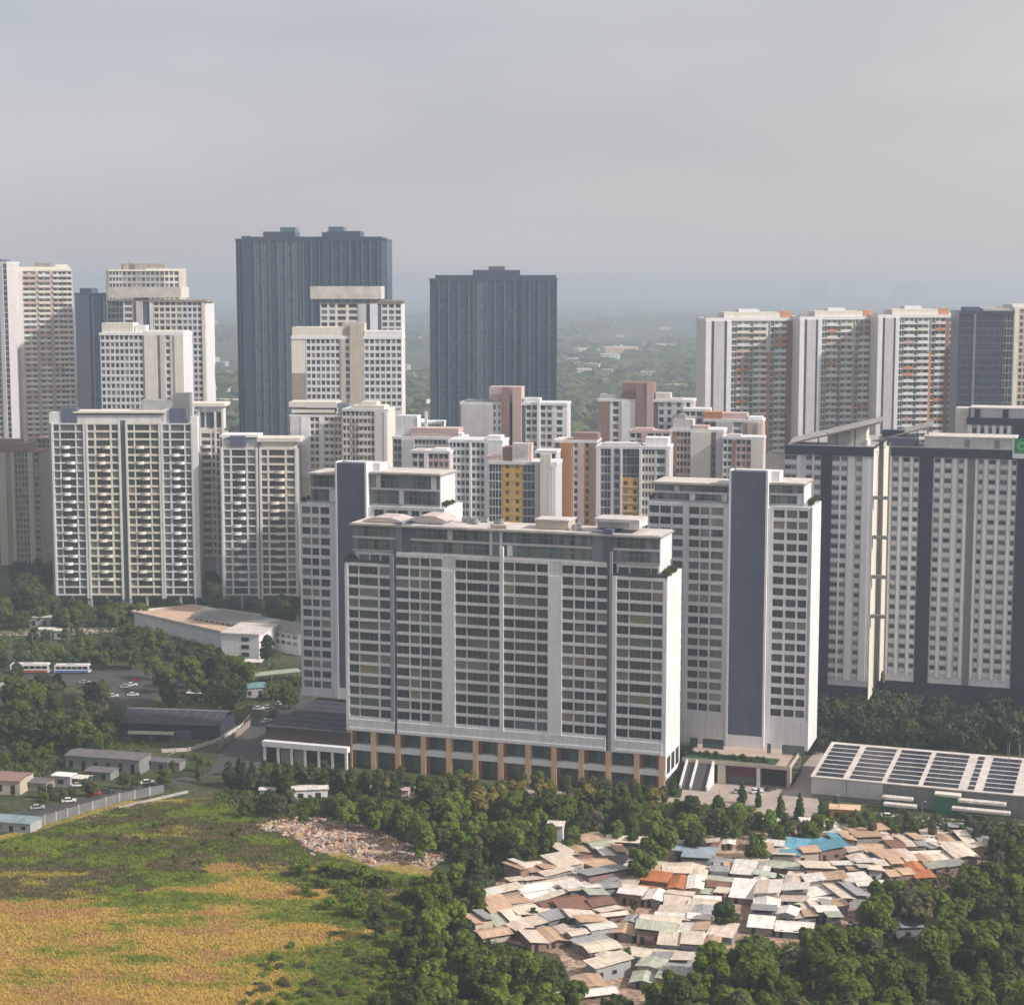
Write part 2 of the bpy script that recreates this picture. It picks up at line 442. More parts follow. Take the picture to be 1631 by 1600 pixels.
TERRACE = []
def penthouse(b, x0, x1, y0, y1, z0, z1, glass_runs, whites, left_drop=None, over=0.9):
    """two recessed glazed storeys under a flat overhanging roof"""
    m = MB(); zm = (z0 + z1) / 2
    m.box(x0, x1, y0 + 0.4, y1, z0, z1, 'slate_light')
    for z in (z0, zm): m.box(x0 - 0.1, x1 + 0.02, y0 - 0.05, y0 + 0.39, z - 0.02, z + 0.7, 'lilac_wall' if z > z0 else 'grey_wall')
    for q0, q1 in whites: m.box(q0, q1, y0 - 0.12, y0 + 0.39, z0 + 0.7, z1 - 0.01, 'white_wall')
    m.box(x1 + 0.003, x1 + 0.35, y0 + 0.1, y1 - 1, z0, z1 - 0.05, 'white_wall')
    for q0, q1 in glass_runs:
        for z in (z0, zm):
            n = max(2, int((q1 - q0) / 1.7)); w = (q1 - q0) / n
            key = ('ph', round(w, 2), round(z1 - zm, 1))
            if key not in b.cache:
                g = MB(); h = z1 - zm - 1.0
                g.box(0.04, w - 0.04, 0.03, 0.1, 0, h, 'penthouse_glass')
                g.box(-0.05, 0.04, -0.05, 0.12, 0, h, 'steel'); g.box(0.04, w - 0.04, -0.02, 0.06, h * 0.62, h * 0.62 + 0.08, 'steel')
                b.cache[key] = g.mesh('pane')
            q = random.Random(int(q0 * 13 + z))
            for i in range(n):
                if q.random() < 0.10:
                    m.box(q0 + i * w, q0 + (i + 1) * w, y0 + 0.02, y0 + 0.42, z + 0.72, z1 - 0.3 if z > z0 else zm - 0.1, q.choice(['white_wall', 'lilac_wall', 'slate_light']))
                else: part('pane', b.cache[key], b.root, (q0 + i * w, y0 + 0.25, z + 0.72))
    part('penthouse', m, b.root)
    r = MB(); r.box(x0 - over, x1 + over, y0 - over - 0.4, y1 + 0.4, z1, z1 + 0.5, 'roof_grey')
    r.box(x0 - over + 0.6, x1 + over - 0.6, y0 - over + 0.3, y1 - 0.3, z1 + 0.502, z1 + 0.8, 'roof_pale')
    part('roof', r, b.root)
glass('penthouse_glass', [(0, (0.070, 0.088, 0.094)), (0.35, (0.105, 0.128, 0.132)), (0.6, (0.042, 0.052, 0.068)), (0.78, (0.16, 0.18, 0.175)), (0.93, (0.06, 0.10, 0.15))], rough=0.07)

mat('roof_pink', (0.50, 0.43, 0.42), var=0.12, grime=0.2)
def canopy_roof(b, x0, x1, y0, y1, z, h, m, name='roof_canopy', drop=1.2):
    r = MB()
    xm = (x0 + x1) / 2
    r.profile([(x0, z), (x1, z), (x1, z + 0.35), (xm + (x1 - x0) * 0.2, z + h), (xm - (x1 - x0) * 0.2, z + h), (x0, z + 0.35)], y0, y1, m)
    part(name, r, b.root)

mat('slate_pale', (0.30, 0.31, 0.345), streak=0.12, var=0.08)
# ---------------------------------------------------------------- front slab
A = Bld('apartment_slab', 'long white apartment slab with peach ground-floor columns, nearest the camera', 'apartment building', 552, 1060, 1170, 591, 18.2, 19.6, group='white slab blocks round the podium')
def ax(px): return A.sx(px, 1030)
zt = (A.z(552, 904) + A.z(1058, 922)) / 2
zb = (A.z(552, 1146) + A.z(1055, 1180)) / 2
zp = (A.z(552, 1166) + A.z(1055, 1199)) / 2
nA = 14; fh = (zt - zb) / nA
A.core(zp, zt + 0.36 * fh, 'white_wall')
bays = [((555, 622), [(557, 571), (573.5, 602), (606, 621)]),
        ((632, 704), [(633, 651), (654, 668), (671, 684), (687, 703)]),
        ((725, 796), [(726, 742), (744.5, 776), (779.5, 794.5)]),
        ((802, 873), [(803, 818), (820.5, 852), (855.5, 871.5)]),
        ((895, 966), [(895.5, 912), (915.5, 930), (933, 947), (951, 965.5)]),
        ((981, 1056), [(982.5, 1000), (1003, 1036), (1039, 1054)])]
for (q0, q1), ws in bays:
    A.bay(FRONT, ax(q0), ax(q1), [(ax(a) - 0.12, ax(c) + 0.12) for a, c in ws], zb, nA + (1 if 630 < q0 < 970 else 0), fh, sp=0.26)
A.pier(FRONT, 0, ax(555), zp, zt + 0.5, 'pier_white', 0.1)
A.pier(FRONT, ax(622), ax(628), zp, zt + 4, 'slate_pale', 0.15)
A.pier(FRONT, ax(628) + .003, ax(632) - .003, zp, zt + 8.6, 'slate', -0.35)
A.pier(FRONT, ax(704), ax(725), zb, zt, 'pier_white', 0.25)
A.pier(FRONT, ax(796), ax(802), zb, zt + 8.6, 'pier_white', 0.3)
A.pier(FRONT, ax(873), ax(895), zb, zt, 'pier_white', 0.25)
A.pier(FRONT, ax(966), ax(970), zp, zt + 8.6, 'slate', -0.3)
A.pier(FRONT, ax(970) + .003, ax(974.5), zp, zt + 8.6, 'slate_pale', 0.1)
A.pier(FRONT, ax(974.5) + .003, ax(981), zp, zt + 1, 'pier_white', 0.15)
A.pier(FRONT, ax(1056), A.L, zp, zt + 0.5, 'pier_white', 0.12)
for q0, q1 in ((555, 628), (632, 966), (981, 1056)):      # plain band under the flats
    A.wall.box(ax(q0) + .004, ax(q1) - .004, -0.35, 0.52, zp, zb - 0.03, 'white_wall')
    A.wall.box(ax(q0) + .006, ax(q1) - .006, -0.55, -0.352, zp + 0.3, zp + 1.2, 'pier_white')
A.wall.box(A.L - 0.008, A.L + 0.12, 0.02, A.D, zp - 8, zt + 0.34 * fh, 'white_wall')     # sunlit end wall
# podium storeys
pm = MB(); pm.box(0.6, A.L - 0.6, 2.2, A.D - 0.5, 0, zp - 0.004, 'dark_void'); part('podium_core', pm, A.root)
pb = MB(); zmid = zp * 0.56
pb.box(0.1, A.L - 0.1, 0.1, 2.2, zmid - 1.0, zmid + 0.9, 'pier_white'); part('podium_band', pb, A.root)
cols_px = [557.5, 595, 634, 674.5, 715, 757.5, 797.5, 841, 882.5, 926, 969, 1014.5, 1054]
cw = 1.75
cmesh = MB(); cmesh.box(-cw / 2, cw / 2, -0.25, 2.0, 0, zp - 0.006, 'peach'); cmesh = cmesh.mesh('column')
rmesh = MB(); rmesh.box(0, 1.1, 0.5, 2.1, 0, zmid - 1.02, 'rust_reveal'); rmesh.box(0, 1.1, 0.5, 2.1, zmid + 0.92, zp - 0.01, 'rust_reveal'); rmesh = rmesh.mesh('reveal')
xs = [A.sx(p, 1200) for p in cols_px]
for i, x in enumerate(xs):
    part('column', cmesh, A.root, (x, 0, 0))
    if i < len(xs) - 1:
        q0, q1 = x + cw / 2, xs[i + 1] - cw / 2
        if i % 3 != 1: part('reveal', rmesh, A.root, (q0 + 0.004, 0, 0))
        if i % 2: part('reveal', rmesh, A.root, (q1 - 1.104, 0, 0))
        for z0_, z1_ in ((0.3, zmid - 1.05), (zmid + 0.95, zp - 0.3)):
            g = MB(); n = 4; w = (q1 - q0) / n
            for k in range(n): g.box(q0 + k * w + 0.06, q0 + (k + 1) * w - 0.06, 1.95, 2.05, z0_, z1_, 'teal_glass')
            g.box(q0, q1, 2.052, 2.15, z0_, z1_, 'frame_dark'); part('shopfront', g, A.root)
# end wall openings at the podium
for i in range(3):
    g = MB(); g.box(0, 4.2, -0.02, 0.05, 0, zp * 0.42, 'dark_void'); part('opening', g, A.root, (A.L + 0.14, 1.8 + i * 6, zp * 0.5), pi / 2)
# penthouse and roof
zter = zt + 0.30 * fh
A.wall.box(ax(632) + .01, ax(966) - .01, 0.5, A.D, zt + 0.36 * fh, zt + 1.26 * fh, 'white_wall')
for q0, q1, wins in ((566, 631, [(572, 587), (590, 604), (607, 620)]), (982, 1050, [(985, 1001), (1004, 1036), (1038, 1047)])):
    a_, c_ = A.sx(q0, 890, 2.4), A.sx(q1, 890, 2.4)
    A.wall.box(a_, c_, 2.8, A.D - 2, zter, zt + 1.27 * fh, 'white_wall')
    A.wall.box(a_, c_, 2.2, 2.8, zter + 0.7 * fh, zt + 1.27 * fh, 'pier_white')
    for u, v in wins: A.window((0, 0, 0), A.sx(u, 890, 2.4), A.sx(v, 890, 2.4), zter + 0.15, zter + 0.68 * fh, 2.6, 'window_glass')
zph0 = zt + 1.28 * fh; zph1 = A.z(800, 846, 1.6)
x0p = A.sx(562, 870, 1.6); x1p = A.sx(1050, 880, 1.6)
def apx(px): return A.sx(px, 870, 1.6)
penthouse(A, x0p, x1p, 1.6, A.D - 1.6, zph0, zph1, [(apx(570), apx(620)), (apx(656), apx(778)), (apx(800), apx(816)), (apx(822), apx(942)), (apx(982), apx(1046))], [(apx(780), apx(784)), (apx(796), apx(800))])
m = MB(); m.box(apx(632), apx(642), 0.9, A.D - 3, zter, zph1 + 1.6, 'slate_light'); m.box(apx(642) + .01, apx(654), 1.3, A.D - 3, zter, zph1 + 0.9, 'slate'); m.box(apx(944), apx(962), 1.2, A.D - 3, zter, zph1 + 1.6, 'slate_light'); m.box(apx(962) + .01, apx(976), 0.8, A.D - 3, zter, zph1 + 2.2, 'slate'); part('stair_tower', m, A.root)
zr = zph1 + 1.0
canopy_roof(A, apx(576), apx(640), 3, 14, zr + 0.1, 1.5, 'roof_pink')
canopy_roof(A, apx(648), apx(706), 4, 15, zr + 0.9, 1.7, 'roof_pink')
m = MB(); m.box(apx(584), apx(632), 4, 12, zr, zr + 0.6, 'slate_light'); m.box(apx(652), apx(700), 5, 13, zr, zr + 0.9, 'white_wall'); part('plant_room', m, A.root)
m = MB(); m.box(apx(848), apx(900), 5, 13, zr, zr + 2.6, 'beige_wall'); m.box(apx(846), apx(902), 4.6, 13.4, zr + 2.6, zr + 3.0, 'roof_pale'); part('plant_room', m, A.root)
m = MB(); m.box(apx(948), apx(1012), 4, 13, zr + 1.3, zr + 3.2, 'roof_grey'); m.box(apx(944), apx(1016), 3.2, 14, zr + 3.2, zr + 4.2, 'roof_pale'); m.box(apx(1000), apx(1016), 3.4, 13.8, zr + 1.6, zr + 3.19, 'white_wall'); part('plant_room', m, A.root)
m = MB(); m.box(apx(780), apx(806), 2, 4, zr, zr + 0.9, 'pink_wall'); part('roof_kerb', m, A.root)
A.clutter(apx(720), apx(840), 4, 16, zr, 7, 3); A.clutter(apx(905), apx(940), 4, 16, zr, 3, 4)
m = MB(); m.box(0.1, ax(631), 0.05, 0.3, zter, zter + 1.0, 'teal_glass'); m.box(ax(975), A.L + 0.1, 0.05, 0.3, zter, zter + 1.0, 'teal_glass'); m.box(ax(633), ax(965), 0.05, 0.3, zph0, zph0 + 0.5, 'pier_white'); part('balustrade', m, A.root)
A.done()
TERRACE += [(A, A.L - 1.2, 2 + 2.6 * i, zter) for i in range(6)] + [(A, 0.8 + i, 2.0, zter) for i in range(3)] + [(A, A.L - 4 - 3 * i, 1.1, zter) for i in range(3)]

# ---------------------------------------------------------------- the two blocks of the row behind
def rear_block(b, n, z0, z1, base_z, bays_px, piers, slate_px, slate_top, py, ph_runs, ph_px, ph_top, whites):
    fx = lambda p: b.sx(p, py)
    fh = (z1 - z0) / n
    b.core(base_z, z1 + 0.34 * fh, 'white_wall')
    for (q0, q1), ws in bays_px:
        b.bay(FRONT, fx(q0), fx(q1), [(fx(a), fx(c)) for a, c in ws], z0, n, fh, sp=0.32)
    for q0, q1, m in piers:
        b.pier(FRONT, fx(q0), fx(q1), base_z, z1 + 0.5, m, 0.15)
    b.wall.box(0.02, b.L - 0.02, 0.0, 0.5, base_z, z0 - 0.03, 'white_wall')
    b.wall.box(b.L - 0.008, b.L + 0.12, 0.02, b.D, base_z, z1 + 0.34 * fh, 'white_wall')
    m = MB(); q0, q1 = fx(slate_px[0]), fx(slate_px[1]); zs = slate_top
    m.box(q0, q1, -1.3, 4.0, base_z + 4, zs, 'slate'); part('blind_panel', m, b.root)
    m = MB(); m.box(q0 - 0.7, q0 - 0.004, -1.45, 4.0, base_z, zs + 0.4, 'pier_white'); m.box(q1 + 0.004, q1 + 0.7, -1.45, 4.0, base_z, zs + 0.4, 'pier_white')
    m.box(q0, q1, -1.4, 3.9, base_z, base_z + 3.99, 'pier_white'); m.box(q0 - 0.5, q1 + 3.5, 4.01, 11, z1, zs - 0.3, 'white_wall'); part('panel_frame', m, b.root)
    zp0 = z1 + 0.34 * fh
    for (p0, p1), runs in zip(ph_px, ph_runs):
        gx = lambda p: b.sx(p, ph_top + 25, 1.5)
        penthouse(b, gx(p0), gx(p1), 1.5, b.D - 1.5, zp0, b.z((p0 + p1) / 2, ph_top + 8, 1.5), [(gx(a), gx(c)) for a, c in runs], [])
    b.done()

Bl = Bld('apartment_block', 'white flats with tall slate-blue blind panel, rising beyond the slab beside the dark garage roof', 'apartment building', 480, 708, 1100, 641, 18.2, 19.0, group='white slab blocks round the podium')
rear_block(Bl, 18, Bl.z(480, 1098), Bl.z(480, 806), 13, [((481, 511), [(482.5, 496), (498, 509)]), ((511.2, 528), [(512, 526)]), ((592, 706), [(597, 612), (617, 632), (634, 650), (656, 668), (673, 690), (693, 704)])],
    [(479.6, 481, 'pier_white'), (528, 539, 'white_wall'), (587, 592, 'white_wall')], (541, 585), Bl.z(562, 737), 950,
    [[(498, 533)], [(592, 694)]], [(494, 536), (590, 700)], 748, [])
TERRACE += [(Bl, Bl.L - 1.0, 3 + 3 * i, Bl.z(480, 806) + 1.3) for i in range(4)] + [(Bl, 1.0, 2 + 4 * i, Bl.z(480, 806) + 1.3) for i in range(2)]
Br = Bld('apartment_block', 'white flats with tall slate-blue blind panel, standing over the green podium deck', 'apartment building', 1030, 1287, 1140, 586, 18.2, 19.0, at_right=True, group='white slab blocks round the podium')
rear_block(Br, 19, Br.z(1240, 1146), Br.z(1240, 812), 6.7, [((1031, 1088), [(1033, 1048), (1050, 1067), (1070, 1086)]), ((1095, 1129.5), [(1096, 1112), (1114, 1128)]), ((1129.7, 1152), [(1131, 1150)]), ((1229, 1286), [(1230, 1247), (1251, 1267), (1270, 1284)])],
    [(1088, 1095, 'white_wall'), (1152, 1160, 'white_wall'), (1222, 1229, 'white_wall')], (1163, 1218), Br.z(1190, 750), 960,
    [[(1048, 1158)], [(1228, 1278)]], [(1042, 1162), (1220, 1279)], 764, [])
TERRACE += [(Br, Br.L - 1.0, 3 + 3 * i, Br.z(1240, 812) + 1.3) for i in range(5)] + [(Br, 1.0, 2.5, Br.z(1240, 812) + 1.3)]

# ---------------------------------------------------------------- podium deck between the blocks
P = Bld('podium', 'low podium with garden deck, car ramp and dark entrance under the white flats', 'podium', 1086, 1258, 1249, 574, 18.2, 22, )
dz = 6.7
def pxx(px): return P.sx(px, 1235)
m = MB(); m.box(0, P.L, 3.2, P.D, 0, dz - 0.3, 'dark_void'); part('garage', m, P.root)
m = MB(); m.box(0, P.L, 0, P.D + 20, dz - 0.298, dz, 'deck_tile'); part('deck', m, P.root)
m = MB()
m.box(pxx(1143), pxx(1155), 0, 3.2, 0, dz - 0.3, 'beige_wall'); m.box(pxx(1205), pxx(1210), 0, 3.2, 0, dz - 0.3, 'white_wall'); m.box(pxx(1253), P.L, 0, P.D, 0, dz - 0.3, 'pavement')
m.box(0, P.L, -0.05, 0.25, dz, dz + 1.1, 'beige_wall'); m.box(P.L - 0.3, P.L, 0.25, P.D + 18, dz, dz + 1.2, 'beige_wall'); part('wall', m, P.root)
m = MB(); m.box(pxx(1156), pxx(1204), 1.5, 1.8, dz * 0.42, dz - 0.32, 'maroon'); part('entrance_sign_band', m, P.root)
m = MB(); m.box(pxx(1158), pxx(1202), 1.9, 2.0, 0.1, dz * 0.42, 'teal_glass'); part('entrance_glass', m, P.root)
# ramp with white side walls
m = MB(); r0, r1 = pxx(1094), pxx(1136)
m.hexa([(r0, -10, 0.02), (r1, -10, 0.02), (r1, 0.2, 0.02), (r0, 0.2, 0.02), (r0, -10, 0.25), (r1, -10, 0.25), (r1, 0.2, dz - 0.31), (r0, 0.2, dz - 0.31)], 'asphalt'); part('ramp', m, P.root)
for q in (r0, (r0 + r1) / 2 - 1, r1):
    m = MB(); m.hexa([(q - 0.3, -10, 0.01), (q + 0.3, -10, 0.01), (q + 0.3, 0.1, 0.01), (q - 0.3, 0.1, 0.01), (q - 0.3, -10, 1.4), (q + 0.3, -10, 1.4), (q + 0.3, 0.1, dz + 0.9), (q - 0.3, 0.1, dz + 0.9)], 'white_wall'); part('ramp_wall', m, P.root)
# lobby storey at the foot of the rear block
m = MB(); zl = dz
for q0, q1 in ((1092, 1104), (1112, 1146), (1216, 1222), (1240, 1276)):
    m.box(P.sx(q0, 1185, 10), P.sx(q1, 1185, 10), P.D - 5.2, P.D - 5, zl + 0.4, zl + 3.6, 'teal_glass')
part('lobby_glass', m, P.root)

# ---------------------------------------------------------------- navy and white complex
mat('lilac_white', (0.73, 0.735, 0.78), streak=0.1, var=0.06)
def navy_wing(b, cols, py, n, z0, z1, base, navy_px):
    fx = lambda p: b.sx(p, py); fh = (z1 - z0) / n
    b.core(base, z1, 'lilac_white')
    for q0, q1, k in cols:
        a, c = fx(q0), fx(q1)
        if k == 'f': b.pier(FRONT, a, c, z0 - 1, z1, 'pier_white', 0.35)
        elif k == 'n': b.pier(FRONT, a, c, base, z1 + 3, 'navy', 0.25)
        elif k == 'g': b.pier(FRONT, a, c, base, z1, 'midgrey_wall', -0.3)
        elif k == 'm':      # navy recess with small windows
            b.pier(FRONT, a, c, base, z1, 'navy', -0.1)
            for i in range(n):
                b.window(b.frame(FRONT), a + 0.5, c - 0.5, z0 + i * fh + 1.3, z0 + i * fh + 2.6, 0.3, 'window_glass', False, 0)
                b.wall.box(a + 1.6, c - 1.6, 0.18, 0.41, z0 + i * fh + 0.1, z0 + i * fh + 1.1, 'midgrey_wall')
        else:
            for i in range(n):
                zz = z0 + i * fh
                b.wall.box(a, c, 0.0, 0.52, zz, zz + 0.36 * fh, 'white_wall' if k == 'w' else 'lilac_white')
                b.window(b.frame(FRONT), a + 0.08, c - 0.08, zz + 0.44 * fh, zz + fh * 0.86, 0.3, 'mixed_glass', True, None, 'grey_wall')
    m = MB(); zz = z1
    m.box(-0.3, b.L + 0.3, -1.0, b.D + 0.3, zz + 0.003, zz + 3.2, 'navy'); part('parapet', m, b.root)
    m = MB(); m.box(0.2, b.L - 0.2, 0.2, b.D - 0.2, zz + 3.203, zz + 3.5, 'roof_grey'); part('roof', m, b.root)
    m = MB(); m.box(0.5, b.L - 0.5, 0.7, b.D, 0, base - 0.004, 'navy'); part('podium', m, b.root)
    b.done()
DL = Bld('tower_block', 'navy and white tower block with tilted roof canopy and cream end wall', 'apartment building', 1246, 1382, 1080, 649, 18.2, 50, at_right=True, group='navy and white tower blocks')
navy_wing(DL, [(1247, 1257, 'w'), (1257, 1266, 'l'), (1266, 1273, 'f'), (1280, 1290, 'w'), (1290.5, 1294, 'f'), (1294, 1304, 'l'), (1305, 1322, 'n'), (1322, 1334, 'l'), (1334, 1336.5, 'f'), (1336.5, 1346, 'l'), (1347, 1358, 'f'), (1360, 1369, 'w'), (1370, 1381, 'f')],
    900, 23, DL.z(1370, 1080), DL.z(1370, 726), 14, None)
DL_zt = DL.z(1370, 726); DL_gap = DL.depth_for(1412, 900)
m = MB(); m.box(DL.L + 0.01, DL.L + 0.3, 0.1, DL_gap + 1, 9, DL_zt + 2.5, 'cream_wall'); part('end_wall', m, DL.root)
# link bridges and dark rain pipe on the end wall
for py in (795, 858, 921, 984):
    b_ = MB(); zz = DL.z(1382, py); b_.box(0, 5.5, -0.3, 2.5, 0, 1.0, 'midgrey_wall'); b_.box(-0.1, 5.6, -0.5, -0.3, 0.2, 1.3, 'steel'); part('link_bridge', b_, DL.root, (DL.L + 0.3, 0.8, zz))
m = MB(); m.box(DL.L + 4.3, DL.L + 4.9, 10.6, 11.2, 14, DL_zt + 4, 'taupe_wall'); part('rain_pipe', m, DL.root)
# tilted roof canopies
def tilt(b, x0, x1, y0, y1, za, zb_, m_, t=0.8):
    r = MB(); r.hexa([(x0, y0, za), (x1, y0, zb_), (x1, y1, zb_), (x0, y1, za), (x0, y0, za + t), (x1, y0, zb_ + t), (x1, y1, zb_ + t), (x0, y1, za + t)], m_); part('roof_canopy', r, b.root)
zc = DL_zt + 3.5
def z_at(b, x, y, py):
    p = b.O + b.ex * x + b.ey * y; return at_y(1400, py, p.y).z
def wing_canopy(b, pl, pr, pa, pb, y0, y1, rise, m_, t=0.7):
    """a long roof wing that climbs to the right and tips towards the front, on posts"""
    x0, x1 = b.sx(pl, pa, y0), b.sx(pr, pb, y0); za, zb_ = b.z(pl, pa, y0), b.z(pr, pb, y0)
    P_ = [(x0, y0, za), (x1, y0, zb_), (x1, y1, zb_ + rise), (x0, y1, za + rise)]
    r = MB(); r.hexa(P_ + [(p[0], p[1], p[2] + t) for p in P_], m_); part('roof_canopy', r, b.root)
    r = MB(); r.hexa([(x0, y0 - 0.3, za - 0.1), (x1, y0 - 0.3, zb_ - 0.1), (x1, y0 - 0.01, zb_ - 0.1), (x0, y0 - 0.01, za - 0.1), (x0, y0 - 0.3, za + 0.5), (x1, y0 - 0.3, zb_ + 0.5), (x1, y0 - 0.01, zb_ + 0.5), (x0, y0 - 0.01, za + 0.5)], 'taupe_wall'); part('canopy_edge', r, b.root)
    for k in range(5):
        f = 0.12 + 0.8 * k / 4; x = x0 + (x1 - x0) * f; z = za + (zb_ - za) * f
        if x > b.L - 0.5 or x < 0.3: continue
        q = MB(); q.box(x, x + 0.4, y0 + 0.6, y0 + 1.0, b.roof_z, max(z, b.roof_z + 0.1), 'frame_dark'); part('post', q, b.root)
zc = DL_zt + 3.5; DL.roof_z = zc
wing_canopy(DL, 1256, 1402, 708, 674, 1.0, 12, 1.5, 'roof_grey', 0.4)
m = MB(); m.box(DL.sx(1316, 700), DL.sx(1352, 700), 3, 11, zc, zc + 4.5, 'grey_wall'); m.box(DL.sx(1352, 700) + .01, DL.sx(1378, 700), 3.5, 11, zc, zc + 6.3, 'cream_wall'); m.box(DL.sx(1378, 700) + .01, DL.sx(1381, 700), 2, 11, zc, zc + 2, 'frame_white'); part('plant_room', m, DL.root)

DR = Bld('tower_block', 'broad navy and white tower block with a green rooftop sign', 'apartment building', 1410, 1700, 1071, 661, 18.2, 16, group='navy and white tower blocks')
cols = [(1411, 1417, 'f'), (1418, 1427, 'w'), (1428, 1433, 'f'), (1434, 1445, 'w'), (1446, 1450, 'f'), (1451, 1459, 'l'), (1460, 1482, 'm'), (1484, 1493, 'l'), (1494, 1499, 'f'), (1500, 1511, 'l'), (1513, 1520, 'f'), (1522, 1530, 'w'), (1531, 1536, 'f'), (1537, 1548, 'g'), (1549, 1553, 'f'), (1554, 1561, 'w'), (1563, 1569, 'f'), (1570, 1581, 'l'), (1582, 1587, 'f'), (1588, 1600, 'w'), (1601, 1606, 'f'), (1607, 1614, 'l'), (1615, 1642, 'n'), (1643, 1654, 'w'), (1656, 1662, 'f'), (1664, 1676, 'w'), (1678, 1684, 'f')]
DR_zt = DR.z(1430, 726)
navy_wing(DR, cols, 900, 22, DR.z(1412, 1068), DR_zt, 14, None)
zc = DR_zt + 3.5; DR.roof_z = zc
def drx(p, d=0): return DR.sx(p, 705, d)
m = MB(); m.box(drx(1412), drx(1458), 1, 12, zc, zc + 3.0, 'slate'); part('plant_room', m, DR.root)
m = MB(); m.box(drx(1472), drx(1617), 1.0, 15, zc, zc + 3.6, 'lilac_wall'); m.box(drx(1470), drx(1619), 0.6, 15.4, zc + 3.6, zc + 4.1, 'roof_pale'); part('upper_parapet', m, DR.root)
for p in (1536, 1584):
    m = MB(); m.box(drx(p), drx(p + 8), 0.85, 1.02 - .025, zc, zc + 3.0, 'midgrey_wall'); part('vent_panel', m, DR.root)
# rear roof pavilion with tilted canopy on posts
wing_canopy(DR, 1398, 1484, 702, 680, 6.0, 15, 1.4, 'roof_grey', 0.4)
m = MB(); m.box(DR.sx(1405, 700, 7), DR.sx(1440, 700, 7), 7, 12, zc + 3.01, zc + 5.2, 'navy'); part('plant_room', m, DR.root)
# green sign box with a pale ring mark
sx0, sx1 = drx(1616, -1.4), drx(1650, -1.4)
sg = MB(); zs0, zs1 = DR.z(1620, 722, -1.4), DR.z(1620, 698, -1.4)
sg.box(sx0, sx1, -1.4, -1.0, zs0, zs1, 'sign_green'); sgo = part('sign', sg, DR.root)
mk = MB(); cxs, czs, rr = sx0 + 2.4, (zs0 + zs1) / 2, 1.35
for i in range(20):
    a0 = RAD(50 + i * 15); a1 = RAD(50 + i * 15 + 15.5)
    ri, ro = rr * (0.62 + 0.006 * i), rr
    mk.hexa([(cxs + r_ * cos(t_), y_, czs + r_ * sin(t_)) for y_ in (-1.47, -1.405) for r_, t_ in ((ri, a0), (ro, a0), (ro, a1), (ri, a1))], 'sign_mark')
o = link('sign_mark', mk.mesh('sign_mark'), sgo)
sf = MB(); sf.box(sx0 - 0.6, sx1, -1.38, -0.98, zs0 - 1.8, zs0 - 0.01, 'pier_white'); sf.box(sx0 - 0.6, sx0 - 0.01, -1.38, -0.98, zs0, zs1 + 0.5, 'pier_white'); part('sign_frame', sf, DR.root)
# block behind, seen above the roof
DB = Bld('tower_block', 'navy-topped block peeping over the broad navy and white tower', 'apartment building', 1540, 1720, 700, 700, 18.2, 16, group='navy and white tower blocks')
zt_ = DB.z(1560, 676)
fx = lambda p: DB.sx(p, 690)
DB.core(0, zt_, 'lilac_wall')
for q0, q1 in ((1541, 1548), (1556, 1561), (1568, 1574), (1580, 1586), (1592, 1598), (1604, 1610)):
    DB.pier(FRONT, fx(q0), fx(q1), 60, zt_, 'pier_white', 0.5)
for q0, q1 in ((1549, 1555), (1562, 1567), (1574.5, 1579.5), (1586.5, 1591), (1598.5, 1603.5)):
    for i in range(12): DB.window(DB.frame(FRONT), fx(q0), fx(q1), zt_ - 3.2 - 3.7 * i, zt_ - 1.4 - 3.7 * i, 0.35, 'window_glass', True, 0)
DB.pier(FRONT, fx(1613), fx(1640), 0, zt_, 'navy', 0.3)
m = MB(); m.box(-0.3, DB.L, -0.8, DB.D, zt_ + .003, zt_ + 2.6, 'navy'); part('parapet', m, DB.root)
m = MB(); m.box(1, DB.L, 1.5, DB.D, zt_ + 2.603, zt_ + 6.0, 'lilac_wall'); m.box(0.6, DB.L, 1.1, DB.D, zt_ + 6.0, zt_ + 6.5, 'roof_pale'); part('plant_room', m, DB.root)
for p in (1551, 1596):
    m = MB(); m.box(fx(p), fx(p + 9), 1.2, 1.48, zt_ + 2.7, zt_ + 6.0, 'navy'); part('vent_panel', m, DB.root)
m = MB(); m.box(fx(1520), fx(1541), 3, 13, 60, zt_ + 6, 'roof_pale'); part('lift_tower', m, DB.root)
DB.done()

